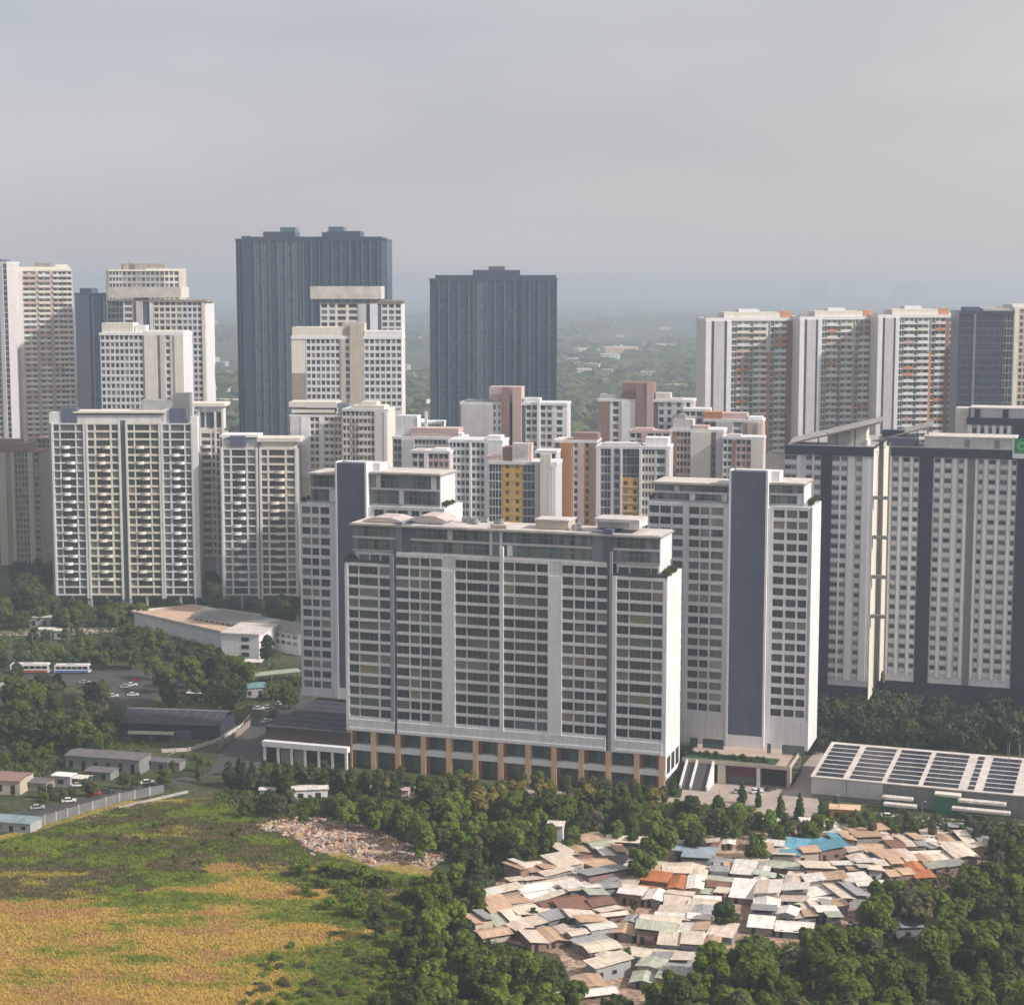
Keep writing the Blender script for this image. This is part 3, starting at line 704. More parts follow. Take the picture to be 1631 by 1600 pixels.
# ---------------------------------------------------------------- white and cream balcony complex
def balcony_mesh(w, flip, m):
    b = MB(); n = 6
    pts = [(0, 0.5)] + [(w * i / n, -1.1 * sin(pi * (0.12 + 0.88 * i / n)) ** 0.8) if 0 < i < n else (w * i / n, 0.0) for i in range(n + 1)] + [(w, 0.5)]
    if flip: pts = [(w - x, y) for x, y in reversed(pts)]
    b.prism(pts, 0, 0.28, m)
    for i in range(1, len(pts) - 2):
        (xa, ya), (xb, yb) = pts[i], pts[i + 1]
        b.hexa([(xa, ya, 0.28), (xb, yb, 0.28), (xb, yb + 0.15, 0.28), (xa, ya + 0.15, 0.28), (xa, ya, 1.5), (xb, yb, 1.5), (xb, yb + 0.15, 1.5), (xa, ya + 0.15, 1.5)], m)
    return b.mesh('balcony')
def grid_block(b, bays_px, n, z0, z1, py, extra_top=0.0, bal_from=2, bal_to=None):
    fx = lambda p: b.sx(p, py); fh = (z1 - z0) / n; seed = 0
    b.core(z0, z1, 'grey_wall')
    for (q0, q1), wins, wm, bal, bm in bays_px:
        xs_ = [(fx(a), fx(c), 'dark_room' if bal and a <= bal[0] <= c else ('pale_glass' if wm == 'white_wall' else None)) for a, c in wins]
        b.bay(FRONT, fx(q0), fx(q1), xs_, z0, n, fh, band=wm, sp=0.17 if wm == 'white_wall' else 0.24, proud=0.15)
        for e in (q0, q1):
            b.pier(FRONT, fx(e) - 0.45, fx(e) + 0.45, z0 - 1.5, z1 + 0.8, wm, 0.5)
        if bal:
            a, c = fx(bal[0]), fx(bal[1]); w = (c - a)
            mw = w * 0.62
            key = ('bal', bm, round(mw, 1))
            if key not in b.cache: b.cache[key] = (balcony_mesh(mw, False, bm), balcony_mesh(mw, True, bm))
            r = random.Random(int(q0))
            side = 0
            for i in range(bal_from, (bal_to or n - 2)):
                if r.random() < 0.6: side = 1 - side
                part('balcony', b.cache[key][side], b.root, (a + 0.1 + (w - mw - 0.2) * side, -0.1, z0 + i * fh - 0.3))
    for (q0, q1), wins, wm, bal, bm in bays_px:
        for a_ in (q0, (q0 + q1) / 2, q1):      # stilts
            b.wall.box(fx(a_) - 0.5, fx(a_) + 0.5, 0.2, 1.4, 0, z0 - 0.1, 'grey_wall')
E = Bld('apartment_building', 'white grid-fronted apartment building with rows of curved balconies and a dark central slot', 'apartment building', 85, 309, 940, 890, 0.5, 20, group='white balcony blocks')
ez0, ez1 = E.z(200, 948), E.z(200, 676)
ew = [((87, 137.5), [(89, 98), (100, 123), (125, 136)], 'white_wall', (101, 122), 'pier_white'),
      ((141.5, 193), [(143, 153), (156, 178), (181, 192)], 'cream_wall', (157, 178), 'cream_wall'),
      ((204.5, 257), [(206, 216), (218, 241), (243, 255)], 'cream_wall', (218, 240), 'cream_wall'),
      ((260.5, 309), [(262, 272), (275, 296), (298, 308)], 'white_wall', (275, 296), 'pier_white')]
grid_block(E, ew, 22, ez0, ez1, 820)
ex_ = lambda p: E.sx(p, 820)
E.pier(FRONT, ex_(195), ex_(203), 0, ez1 + 2, 'slate', -0.3)
E.wall.box(E.L + 0.02, E.L + 3.4, -0.4, 3, ez0 - 1, ez1 + 4, 'pier_white')
m = MB(); m.box(1, E.L, 1, E.D, ez1 + 0.003, ez1 + 0.4, 'roof_pale'); part('roof', m, E.root)
def etop(p0, p1, py, d0, d1, mm, name='roof_slab', t=None, over=0.0):
    z_ = E.z((p0 + p1) / 2, py, d0); q0, q1 = E.sx(p0, py, d0), E.sx(p1, py, d0)
    m = MB(); m.box(q0 - over, q1 + over, d0 - over, d1 + over, (z_ - t) if t else ez1 + 0.41, z_, mm); part(name, m, E.root)
etop(97, 122, 650, 0.2, 6, 'slate', 'lift_tower'); etop(270, 296, 650, 0.2, 6, 'slate', 'lift_tower')
etop(122.5, 258, 661, 1.0, 14, 'white_wall', 'penthouse'); etop(118, 262, 655, 0.4, 15, 'cream_wall', 'roof_slab', 0.9, 0.5)
etop(78, 97, 657, 0.6, 8, 'white_wall', 'penthouse'); etop(258.5, 269.5, 653, 0.8, 8, 'white_wall', 'penthouse')
etop(225, 275, 637, 8, 15, 'grey_wall', 'plant_room'); etop(275, 302, 626, 8, 15, 'midgrey_wall', 'plant_room')
E.done()
E3 = Bld('apartment_building', 'narrow cream balcony block with flat overhanging cap behind the white grid building', 'apartment building', 319, 358, 880, 906, 0.5, 18, group='white balcony blocks')
z0_, z1_ = E3.z(340, 886), E3.z(340, 690)
fx3 = lambda p: E3.sx(p, 790)
E3.core(0, z1_, 'grey_wall')
E3.bay(FRONT, fx3(319.5), fx3(345), [(fx3(323), fx3(337)), (fx3(339.5), fx3(344))], z0_, 17, (z1_ - z0_) / 17, band='cream_wall', sp=0.4, parts=True)
E3.bay(FRONT, fx3(345.2), fx3(357.5), [(fx3(346), fx3(351)), (fx3(352.5), fx3(356.5))], z0_, 17, (z1_ - z0_) / 17, band='white_wall', sp=0.2, parts=True)
for q in (319.5, 345, 357):
    E3.pier(FRONT, fx3(q) - .5, fx3(q) + .5, 5, z1_ + 12, 'cream_wall', 0.4)
key = balcony_mesh(fx3(337) - fx3(323), False, 'cream_wall')
for i in range(16): part('balcony', key, E3.root, (fx3(323), -0.1, z0_ + i * (z1_ - z0_) / 17))
ztop3 = E3.z(340, 642)
m = MB(); m.box(0.5, E3.L - 0.5, 0.8, 14, z1_ + 1.7, ztop3 - 1.6, 'white_wall'); part('penthouse', m, E3.root)
for q0, q1 in ((322, 328), (331, 343), (346, 354)):
    m = MB(); m.box(fx3(q0), fx3(q1), 0.66, 0.82 - .03, z1_ + 3, ztop3 - 4.5, 'teal_glass'); part('pane', m, E3.root)
m = MB(); m.box(-7, E3.L + 1.6, -1.6, 16, ztop3 - 1.59, ztop3, 'cream_wall'); part('roof_slab', m, E3.root)
E3.done()
E2 = Bld('apartment_building', 'narrower white and cream balcony block beside the white grid building', 'apartment building', 353, 475, 940, 884, 1.0, 20, group='white balcony blocks')
e0, e1 = E2.z(400, 948), E2.z(400, 716)
grid_block(E2, [((355, 411), [(358, 368), (371, 393), (396, 408)], 'white_wall', (371, 392), 'pier_white'), ((416, 473), [(418, 427), (430, 455), (458, 470)], 'cream_wall', (430, 454), 'cream_wall')], 19, e0, e1, 830)
f2 = lambda p: E2.sx(p, 830)
E2.pier(FRONT, f2(411.8), f2(415.2), 0, e1 + 3, 'slate', -0.3)
m = MB(); m.box(1, E2.L - 1, 1, 18, e1 + .003, e1 + 1.5, 'roof_pale'); part('roof', m, E2.root)
m = MB(); m.box(f2(369), f2(393), 0.1, 6, e1 + 1.51, E2.z(380, 694), 'slate'); part('lift_tower', m, E2.root)
m = MB(); m.box(f2(356), f2(411), 3, 15, e1 + 1.51, E2.z(380, 699, 3), 'white_wall'); m.box(f2(352), f2(413), 1.5, 16, E2.z(380, 696, 3), E2.z(380, 692, 3), 'pier_white'); part('penthouse', m, E2.root)
m = MB(); m.box(f2(416), f2(471), 1.5, 15, e1 + 1.51, E2.z(440, 704, 2), 'cream_wall'); m.box(f2(411), f2(480), 0, 16, E2.z(440, 703, 2), E2.z(440, 697, 2), 'cream_wall'); part('penthouse', m, E2.root)
E2.done()
# ================================================================ towers farther off (their windows are too small to pick apart)
def tower(label, pl, pr, ptop, pbot, Y, phi, D, strips, body='grey_wall', fh=3.4, side=None, roofs=(), group=None, name='tower_block', cat='apartment building', par=('white_wall', 1.2), at_right=False, core_y=0.5):
    pm_ = (ptop + pbot) / 2
    b = Bld(name, label, cat, pl, pr, pm_, Y, phi, D, at_right=at_right, group=group)
    zt = b.z((pl + pr) / 2, ptop); zv = b.z((pl + pr) / 2, pbot)
    n = max(2, int(round((zt - zv) / fh))); h = (zt - zv) / n
    b.core(0, zt, body, inset=core_y)
    bal = MB()
    for st in strips:
        p0, p1, k = st[0], st[1], st[2]
        fr = b.frame(FRONT)
        a, c = b.sx(p0, pm_), b.sx(p1, pm_)
        if k == 'P':
            m_, pr_ = st[3], (st[4] if len(st) > 4 else 0.2)
            t0 = b.z(p0, st[5]) if len(st) > 5 else zt + 0.01
            b.wall.box(a, c, -pr_, core_y + 0.01, zv if len(st) < 7 else b.z(p0, st[6]), t0, m_, fr)
        elif k == 'W':
            m_, nw = st[3], st[4]; frac = st[5] if len(st) > 5 else 0.72; sp = st[6] if len(st) > 6 else 0.38
            w = (c - a) / nw
            for i in range(n):
                zz = zv + i * h
                b.wall.box(a, c, 0, core_y, zz, zz + sp * h, m_, fr)
                for j in range(nw):
                    q0 = a + w * (j + 0.5 - frac / 2); q1 = q0 + w * frac
                    b.far.box(q0, q1, 0.3, 0.4, zz + sp * h, zz + h - 0.1, 'window_glass_far', fr)
            for j in range(nw + 1):
                q0 = a if j == 0 else a + w * (j - 0.5 + frac / 2); q1 = c if j == nw else a + w * (j + 0.5 - frac / 2)
                b.wall.box(q0 + .003, q1 - .003, 0.05, core_y + .01, zv, zt, m_, fr)
        elif k == 'B':
            m_ = st[3]; dep = st[4] if len(st) > 4 else 1.0; g = st[5] if len(st) > 5 else 'window_glass_far'
            q = random.Random(int(p0 * 7))
            for i in range(n):
                zz = zv + i * h
                mm = m_ if isinstance(m_, str) else q.choice(m_)
                bal.box(a, c, -dep, 0.4, zz, zz + 0.25, mm, fr); bal.box(a, c, -dep, -dep + 0.18, zz + 0.25, zz + 1.55, mm, fr)
                w3 = (c - a) / 3
                b.far.box(a + .3, a + w3 * 1.1, 0.36, 0.44, zz + 0.3, zz + h - 0.5, g, fr); b.far.box(a + w3 * 1.9, c - .3, 0.36, 0.44, zz + 0.3, zz + h - 0.5, g, fr)
        elif k == 'G':
            m_ = st[3]; nw = st[4]; gl = st[5] if len(st) > 5 else 'teal_glass'; w = (c - a) / nw
            for i in range(n):
                zz = zv + i * h
                b.wall.box(a, c, 0.02, core_y, zz, zz + 0.55, m_, fr)
                for j in range(nw): b.far.box(a + j * w + 0.1, a + (j + 1) * w - 0.1, 0.2, 0.3, zz + 0.3, zz + h, gl, fr)
            for j in range(nw + 1):
                rib = m_ in ('dark_tower', 'dark_tower_light') and j % 3 == 1
                b.wall.box(a + j * w - (0.35 if rib else 0.1), a + j * w + (0.35 if rib else 0.1), -0.45 if rib else 0.0, core_y, zv, zt, 'dark_tower_light' if rib else m_, fr)
    if side:
        which, m_, nw = side
        fr = b.frame(which); w = b.D / max(nw, 1)
        b.wall.box(0.0, b.D, -0.15, 0.0, zv, zt, m_, fr) if nw == 0 else None
        for i in range(n if nw else 0):
            zz = zv + i * h
            b.wall.box(0.3, b.D, -0.4, 0.0, zz, zz + 0.45 * h, m_, fr)
            for j in range(nw): b.far.box(w * (j + 0.2), w * (j + 0.8), -0.2, -0.05, zz + 0.45 * h, zz + h - 0.05, 'window_glass_far', fr)
        if nw:
            for j in range(nw + 1): b.wall.box(max(0.3, w * j - w * 0.2), min(b.D, w * j + w * 0.2), -0.36, -0.01, zv, zt, m_, fr)
    if bal.f: part('balcony', bal, b.root, kind='stuff')
    b.done()
    if par:
        m = MB(); m.box(-0.2, b.L + 0.2, -0.3, b.D + 0.2, zt + 0.012, zt + par[1], par[0]); part('parapet', m, b.root)
    for (p0, p1, py, d0, d1, mm, *rest) in roofs:
        zb_ = b.z(p0, rest[0], d0) if rest else zt + (par[1] if par else 0) + .01
        m = MB(); m.box(b.sx(p0, py, d0), b.sx(p1, py, d0), d0, d1, zb_, b.z((p0 + p1) / 2, py, d0), mm); part('roof_slab' if rest else 'roof_house', m, b.root)
    return b

# --- the two dark glass towers
def dark(label, pl, pr, ptop, Y, phi, D, runs, roofs, name='glass_tower'):
    return tower(label, pl, pr, ptop, 700, Y, phi, D, runs, body='dark_tower', fh=3.6, roofs=roofs, name=name, cat='tower', par=('dark_tower', 1.5), group='dark glass towers on the skyline')
dark('tallest dark blue glass tower with two stepped crests', 378, 617, 384, 1150, 2, 34,
     [(379, 388, 'G', 'dark_tower', 2, 'tower_glass'), (388, 403, 'P', 'dark_tower', 1.2, 376), (404, 431, 'G', 'dark_tower_light', 7, 'tower_glass_lit'), (431, 441, 'P', 'dark_tower', -0.1), (441, 480, 'G', 'dark_tower_light', 10, 'tower_glass_lit'), (480, 515, 'G', 'dark_tower', 8, 'tower_glass'), (515, 526, 'P', 'dark_tower', 0.9, 370), (526, 568, 'G', 'dark_tower', 9, 'tower_glass'), (568, 574, 'P', 'dark_tower', 0.5), (574, 608, 'G', 'dark_tower', 8, 'tower_glass'), (608, 616, 'P', 'dark_tower_light', 0.3)],
     [(388, 608, 377, 1, 30, 'dark_tower'), (419, 470, 369, 4, 24, 'dark_tower'), (446, 470, 362, 5, 20, 'dark_tower_light'), (521, 574, 368, 4, 24, 'dark_tower'), (523, 547, 361, 5, 20, 'dark_tower_light')])
dark('broad dark glass tower standing alone behind the pink blocks', 685, 887, 447, 1200, 1, 34,
     [(686, 694, 'P', 'dark_tower', 0.4, 462), (694, 752, 'G', 'dark_tower', 11, 'tower_glass'), (752, 756, 'P', 'dark_tower', 0.3), (756, 775, 'G', 'dark_tower_light', 4, 'tower_glass_lit'), (775, 783, 'P', 'dark_tower', -0.1), (783, 830, 'G', 'dark_tower', 9, 'tower_glass'), (830, 838, 'P', 'dark_tower', 0.8), (838, 884, 'G', 'dark_tower', 9, 'tower_glass'), (884, 887, 'P', 'dark_tower', 0.3)],
     [(693, 886, 438, 1, 30, 'dark_tower'), (753, 828, 430, 4, 26, 'dark_tower'), (778, 804, 424, 6, 20, 'dark_tower_light')])
dark('plain dark slate tower squeezed between cream balconies and white flats', 122, 175, 470, 1250, 2, 30,
     [(123, 144, 'P', 'slate', 0.4), (144, 174, 'G', 'dark_tower', 5, 'tower_glass')], [(127, 145, 459, 2, 20, 'dark_tower')])
dark('slate glass tower between orange balcony towers and the frame edge', 1525, 1612, 500, 880, 5, 26,
     [(1526, 1548, 'G', 'slate', 6, 'tower_glass'), (1548, 1552, 'P', 'slate_light', 0.3), (1552, 1596, 'G', 'slate', 11, 'tower_glass'), (1596, 1611, 'G', 'steel', 3, 'teal_glass')], [(1536, 1562, 489, 2, 12, 'slate'), (1566, 1610, 491, 2, 14, 'roof_pale')])
# --- far left
OB = ['cream_wall', 'cream_wall', 'pink_wall', 'white_wall']
tower('tall sunlit cream tower with stacked balconies', 20, 119, 432, 715, 1150, -14, 26,
      [(20, 33, 'W', 'lilac_wall', 2), (33, 40, 'P', 'cream_wall', 0.8), (41, 60, 'B', OB, 1.1, 'pale_green_glass'), (60, 65, 'P', 'beige_wall', 0.3), (65, 83, 'B', OB, 1.1, 'pale_green_glass'), (83, 88, 'P', 'pink_wall', 0.3), (88, 103, 'B', OB, 1.0, 'teal_glass'), (103, 118, 'B', ['cream_wall', 'white_wall'], 1.3, 'teal_glass')],
      body='cream_wall', roofs=[(28, 112, 425, 1, 20, 'cream_wall'), (55, 80, 419, 3, 14, 'taupe_wall'), (88, 108, 421, 3, 14, 'cream_wall')], par=('cream_wall', 1.3))
tower('pale blue-grey tower cut by the frame edge beside the cream tower', -45, 15, 420, 715, 1130, 3, 24,
      [(-44, 2, 'W', 'lilac_wall', 6), (3, 9, 'P', 'lilac_wall', 0.6), (9, 15, 'G', 'lilac_wall', 1)], body='lilac_wall', roofs=[(-40, 2, 413, 3, 18, 'slate')])
tower('far cream tower with round-cornered glazed crown above the slab-topped flats', 173, 297, 432, 480, 1120, -16, 26,
      [(174, 195, 'W', 'lilac_wall', 4), (195, 262, 'W', 'grey_wall', 9), (262, 285, 'W', 'cream_wall', 3), (285, 296, 'P', 'cream_wall', 0.4)],
      body='cream_wall', roofs=[(196, 262, 420, 4, 18, 'taupe_wall'), (232, 296, 428, 1, 20, 'cream_wall'), (205, 215, 416, 4, 9, 'grey_wall')], par=('cream_wall', 1.0))
# --- slab-topped white flats, two pairs
G_ = 'slab-topped white flats'
tower('white flats with long grey roof slab and dark ledges, beside the slate tower', 172, 329, 480, 655, 1000, 2, 24,
      [(173, 198, 'G', 'slate_light', 4), (198, 214, 'W', 'white_wall', 1), (214, 219, 'P', 'brown_wall', .2), (219, 229, 'P', 'lilac_wall', 0.6), (229, 246, 'P', 'slate', -0.1), (240, 245, 'P', 'white_wall', 0.4), (246, 282, 'W', 'cream_wall', 4), (282, 292, 'W', 'cream_wall', 1), (292, 323, 'W', 'white_wall', 4), (323, 328, 'P', 'cream_wall', 0.4)],
      body='white_wall', group=G_, roofs=[(172, 288, 457, -1, 20, 'roof_pale', 474), (240, 330, 478, -0.6, 22, 'taupe_wall', 481), (215, 230, 474.5, 3, 12, 'lilac_wall')], par=('taupe_wall', 0.8))
tower('white flats with two blank cream end panels, standing in front of the slab-topped ones', 160, 293, 534, 655, 940, 2, 22,
      [(161, 229, 'W', 'white_wall', 9), (231, 251, 'P', 'cream_wall', 0.5), (252, 256, 'P', 'taupe_wall', -0.1), (256, 264, 'P', 'lilac_wall', 0.4), (264, 272, 'W', 'cream_wall', 1), (272, 279, 'P', 'lilac_wall', 0.2), (279, 293, 'P', 'cream_wall', 0.6)],
      body='white_wall', group=G_, roofs=[(162, 212, 514, 1, 12, 'cream_wall'), (230, 292, 527, 1, 18, 'cream_wall'), (215, 232, 518, 3, 10, 'pier_white')], par=('pier_white', 1.4))
tower('white flats with wide beige roof slab and pale stair shaft, behind the cream-striped flats', 510, 640, 484, 650, 1000, 1, 24,
      [(511, 536, 'W', 'white_wall', 2), (536, 572, 'W', 'cream_wall', 2), (572, 584, 'P', 'lilac_wall', 0.4), (584, 590, 'P', 'slate', -0.1), (590, 602, 'P', 'pier_white', 0.8), (602, 608, 'P', 'slate', -.1), (608, 640, 'W', 'white_wall', 3)],
      body='white_wall', group=G_, roofs=[(494, 607, 456, -1.5, 20, 'roof_pale', 476), (600, 642, 478, -0.5, 22, 'taupe_wall', 481), (590, 601, 476.5, 3, 10, 'pier_white')], par=('taupe_wall', 0.8))
tower('cream flats with tall beige stripe and bold white window grid', 465, 640, 540, 650, 940, 1, 22,
      [(465, 486, 'P', 'cream_wall', 0.5, 542, 594), (465, 486, 'P', 'taupe_wall', 0.4, 594), (488, 542, 'W', 'white_wall', 7), (543, 550, 'P', 'beige_wall', 0.4), (550, 558, 'W', 'cream_wall', 1), (558, 579, 'P', 'beige_wall', 1.0, 516), (580, 640, 'W', 'white_wall', 7)],
      body='white_wall', group=G_, roofs=[(465, 545, 521, 0, 16, 'cream_wall'), (545, 580, 515, 1, 14, 'beige_wall'), (580, 640, 527, 0, 16, 'pier_white')], par=('pier_white', 1.6))
# --- cream pair behind the narrow balcony block
tower('low cream block with flat overhanging cap and blue-grey stair box', 462, 545, 664, 760, 905, 4, 20,
      [(463, 480, 'P', 'lilac_wall', 0.2), (480, 494, 'P', 'pier_white', 0.4), (494, 509, 'W', 'cream_wall', 2), (509, 517, 'P', 'pier_white', 0.3), (517, 532, 'B', 'cream_wall', 1.1), (533, 544, 'W', 'cream_wall', 2)],
      body='cream_wall', roofs=[(460, 536, 640, -1, 14, 'cream_wall', 648), (464, 532, 652, -0.5, 12, 'cream_wall', 657), (505, 531, 657, 2, 10, 'peach'), (538, 556, 642, 0, 8, 'slate_light')])
tower('cream block with paired balconies and a pink-tinted end wall', 546, 618, 655, 760, 885, 8, 18,
      [(546, 558, 'W', 'cream_wall', 2), (560, 572, 'W', 'cream_wall', 2), (572, 585, 'B', 'cream_wall', 1.1), (585, 597, 'W', 'cream_wall', 2), (597, 612, 'P', 'cream_wall', 0.4), (612, 617, 'P', 'pier_white', 0.6)],
      body='cream_wall', roofs=[(560, 612, 646, 0, 12, 'cream_wall', 652), (575, 600, 640, 2, 10, 'cream_wall')])
# --- pink and white cluster
PK = 'pink and white blocks in the middle'
tower('white block with brown chimney-like stair core, highest of the pink cluster', 733, 903, 645, 760, 835, 8, 16,
      [(735, 784, 'P', 'lilac_wall', 0.5), (784, 799, 'W', 'pier_white', 2, 0.4), (800, 812, 'P', 'brown_wall', 1.2, 616), (812, 817, 'P', 'dark_void', 1.0, 640), (817, 831, 'P', 'pink_wall', 1.3, 616), (832, 837, 'P', 'slate', -0.1), (837, 856, 'W', 'white_wall', 2), (856, 860, 'P', 'pier_white', 0.9, 634), (860, 880, 'W', 'lilac_wall', 2, 0.7), (880, 902, 'W', 'white_wall', 1, 0.4)],
      body='lilac_wall', group=PK, roofs=[(740, 784, 637, 1, 10, 'slate_light'), (779, 831, 616, 1.5, 11, 'pink_wall'), (834, 860, 634, 2, 9, 'white_wall')])
tower('low lilac block with terraces beside the rearmost dark glass tower', 625, 735, 700, 770, 800, 10, 16,
      [(627, 640, 'W', 'grey_wall', 2), (640, 660, 'P', 'lilac_wall', 0.6), (660, 690, 'W', 'lilac_wall', 5), (690, 718, 'W', 'pink_wall', 4), (718, 735, 'W', 'lilac_wall', 2)],
      body='lilac_wall', group=PK, roofs=[(630, 664, 662, 4, 12, 'white_wall'), (655, 730, 682, 1, 12, 'pink_wall'), (676, 680, 655, 3, 4, 'pier_white'), (720, 736, 690, 1, 6, 'pier_white')])
tower('white gridded block with tall dark windows beside the yellow-striped block', 714, 800, 705, 850, 775, 10, 16,
      [(716, 722, 'W', 'white_wall', 1), (720, 748, 'W', 'white_wall', 4), (748, 751, 'P', 'pier_white', 0.7), (751, 772, 'W', 'white_wall', 3), (772, 779, 'P', 'lilac_wall', 0.6), (779, 800, 'P', 'pier_white', 0.3)],
      body='white_wall', group=PK, roofs=[(776, 798, 694, 1, 9, 'pier_white')])
tower('yellow-striped block with pale blue glass bays', 778, 886, 740, 850, 742, 10, 16,
      [(779, 799, 'G', 'lilac_wall', 4, 'teal_glass'), (800, 832, 'W', 'ochre', 2, 0.35, 0.5), (833, 852, 'G', 'lilac_wall', 3, 'teal_glass'), (852, 860, 'P', 'lilac_wall', 0.8), (861, 878, 'P', 'cream_wall', 1.4, 722), (879, 885, 'P', 'pier_white', 0.6)],
      body='lilac_wall', group=PK, roofs=[(800, 838, 712, 2, 10, 'brown_wall'), (838, 846, 706, 2, 8, 'pink_wall'), (816, 842, 706, 1, 6, 'roof_pale'), (774, 800, 726, 1, 6, 'pink_wall')])
tower('narrow brown tower with white window column, between yellow-striped blocks', 882, 950, 705, 850, 800, 10, 16,
      [(883, 892, 'W', 'pink_wall', 1, 0.5), (892, 911, 'P', 'terracotta', 1.6), (912, 922, 'W', 'white_wall', 1, 0.5), (922, 930, 'P', 'pink_wall', 0.3), (930, 940, 'W', 'ochre', 1, 0.5), (940, 949, 'P', 'brown_wall', 0.6)],
      body='brown_wall', group=PK, roofs=[(913, 952, 690, 1, 12, 'brown_wall'), (896, 912, 700, 1, 6, 'ochre')])
LB = tower('glass-fronted block with short yellow stripe, beside the slate-panelled flats', 949, 1066, 715, 850, 748, 10, 16,
      [(950, 956, 'P', 'pier_white', 0.5), (957, 972, 'G', 'lilac_wall', 3, 'teal_glass'), (973, 977, 'P', 'lilac_wall', 0.5), (977, 987, 'W', 'grey_wall', 1), (988, 991, 'P', 'pier_white', 0.7), (991, 1017, 'G', 'slate_light', 4, 'teal_glass'), (991, 1017, 'P', 'ochre', 0.25, 760), (1018, 1022, 'P', 'pier_white', 0.7), (1022, 1042, 'W', 'cream_wall', 4), (1043, 1061, 'W', 'white_wall', 1, 0.7), (1061, 1066, 'P', 'pier_white', 0.6)],
      body='lilac_wall', group=PK, roofs=[(960, 1020, 706, 1, 10, 'lilac_wall'), (1028, 1064, 697, 2, 10, 'pier_white')])
m = MB(); zq = LB.z(1004, 764)
for i in range(10):
    for p in (993.5, 1008.5): m.box(LB.sx(p, 800), LB.sx(p + 6, 800), -0.32, -0.26, zq - 2.0 - 3.4 * i, zq - 0.6 - 3.4 * i, 'window_glass_far')
    m.box(LB.sx(991, 800), LB.sx(1017, 800), -0.55, -0.26, zq - 3.1 - 3.4 * i, zq - 2.7 - 3.4 * i, 'beige_wall')
part('window', m, LB.root, kind='stuff')
tower('pink and white block with tall brown stair core, nearer the orange balcony towers', 952, 1104, 640, 760, 850, 10, 16,
      [(953, 970, 'P', 'brown_wall', 0.2), (971, 990, 'W', 'white_wall', 1, 0.45), (990, 1012, 'P', 'pier_white', 0.5), (1013, 1025, 'P', 'brown_wall', 1.0, 610), (1025, 1030, 'P', 'taupe_wall', 0.8, 630), (1030, 1040, 'P', 'pink_wall', 1.1, 610), (1041, 1048, 'P', 'slate', -.1), (1048, 1058, 'W', 'lilac_wall', 1), (1058, 1088, 'W', 'lilac_wall', 2, 0.4), (1088, 1103, 'W', 'pier_white', 1, 0.4)],
      body='pink_wall', group=PK, roofs=[(955, 990, 628, 2, 10, 'grey_wall'), (991, 1042, 609, 1.5, 11, 'brown_wall'), (1044, 1068, 626, 2, 10, 'roof_pale'), (1068, 1088, 634, 2, 8, 'lilac_wall')])
tower('jumbled pink block with stepped roofs, below the orange balcony towers', 1066, 1152, 688, 770, 800, 12, 16,
      [(1067, 1076, 'P', 'brown_wall', 0.3), (1077, 1100, 'W', 'pink_wall', 4), (1100, 1132, 'P', 'cream_wall', 0.7), (1100, 1105, 'W', 'pink_wall', 1), (1133, 1140, 'W', 'brown_wall', 1), (1140, 1151, 'P', 'lilac_wall', 0.5)],
      body='pink_wall', group=PK, roofs=[(1072, 1104, 668, 1, 9, 'lilac_wall'), (1100, 1128, 678, 1, 8, 'pink_wall'), (1080, 1092, 660, 2, 6, 'grey_wall')])
tower('rose-roofed block with cream end wall in front of the balcony towers', 1120, 1214, 672, 770, 830, 12, 16,
      [(1121, 1140, 'W', 'pink_wall', 2), (1140, 1166, 'P', 'lilac_wall', 0.5), (1150, 1164, 'W', 'lilac_wall', 1), (1166, 1182, 'W', 'cream_wall', 1), (1182, 1190, 'P', 'taupe_wall', 0.3), (1190, 1206, 'P', 'beige_wall', 0.5), (1206, 1213, 'P', 'cream_wall', 0.9)],
      body='pink_wall', group=PK, roofs=[(1121, 1150, 656, 1, 10, 'terracotta'), (1150, 1190, 658, 2, 12, 'pink_wall'), (1192, 1214, 664, 1, 10, 'pier_white')])
tower('small white block wedged behind the lilac terraces', 640, 702, 676, 760, 850, 8, 14, [(641, 660, 'W', 'pier_white', 2), (660, 684, 'W', 'white_wall', 3), (684, 701, 'W', 'pink_wall', 2)], body='white_wall', group=PK, roofs=[(650, 672, 668, 2, 8, 'pier_white')])
tower('pale pink block with small windows in front of the lilac terraces', 655, 716, 722, 800, 770, 10, 12, [(656, 676, 'W', 'lilac_wall', 2), (676, 682, 'P', 'pier_white', 0.4), (682, 715, 'W', 'pink_wall', 4)], body='lilac_wall', group=PK, roofs=[(690, 712, 714, 1, 7, 'pier_white'), (660, 676, 716, 2, 8, 'pink_wall')])
tower('lilac infill block between the yellow-striped block and the brown tower', 852, 886, 722, 850, 785, 10, 12, [(853, 870, 'W', 'lilac_wall', 2), (870, 885, 'W', 'white_wall', 2)], body='lilac_wall', group=PK)
tower('pink-capped white block behind the glass-fronted block', 1002, 1068, 690, 760, 800, 10, 12, [(1003, 1022, 'W', 'white_wall', 2), (1022, 1030, 'P', 'pink_wall', 0.5), (1030, 1067, 'W', 'pier_white', 3)], body='white_wall', group=PK, roofs=[(1010, 1040, 682, 1, 8, 'pink_wall')], par=('pink_wall', 1.2))
tower('cream infill block behind the jumbled pink block', 1088, 1130, 655, 760, 835, 10, 12, [(1089, 1108, 'W', 'cream_wall', 2), (1108, 1129, 'W', 'lilac_wall', 2)], body='cream_wall', group=PK)
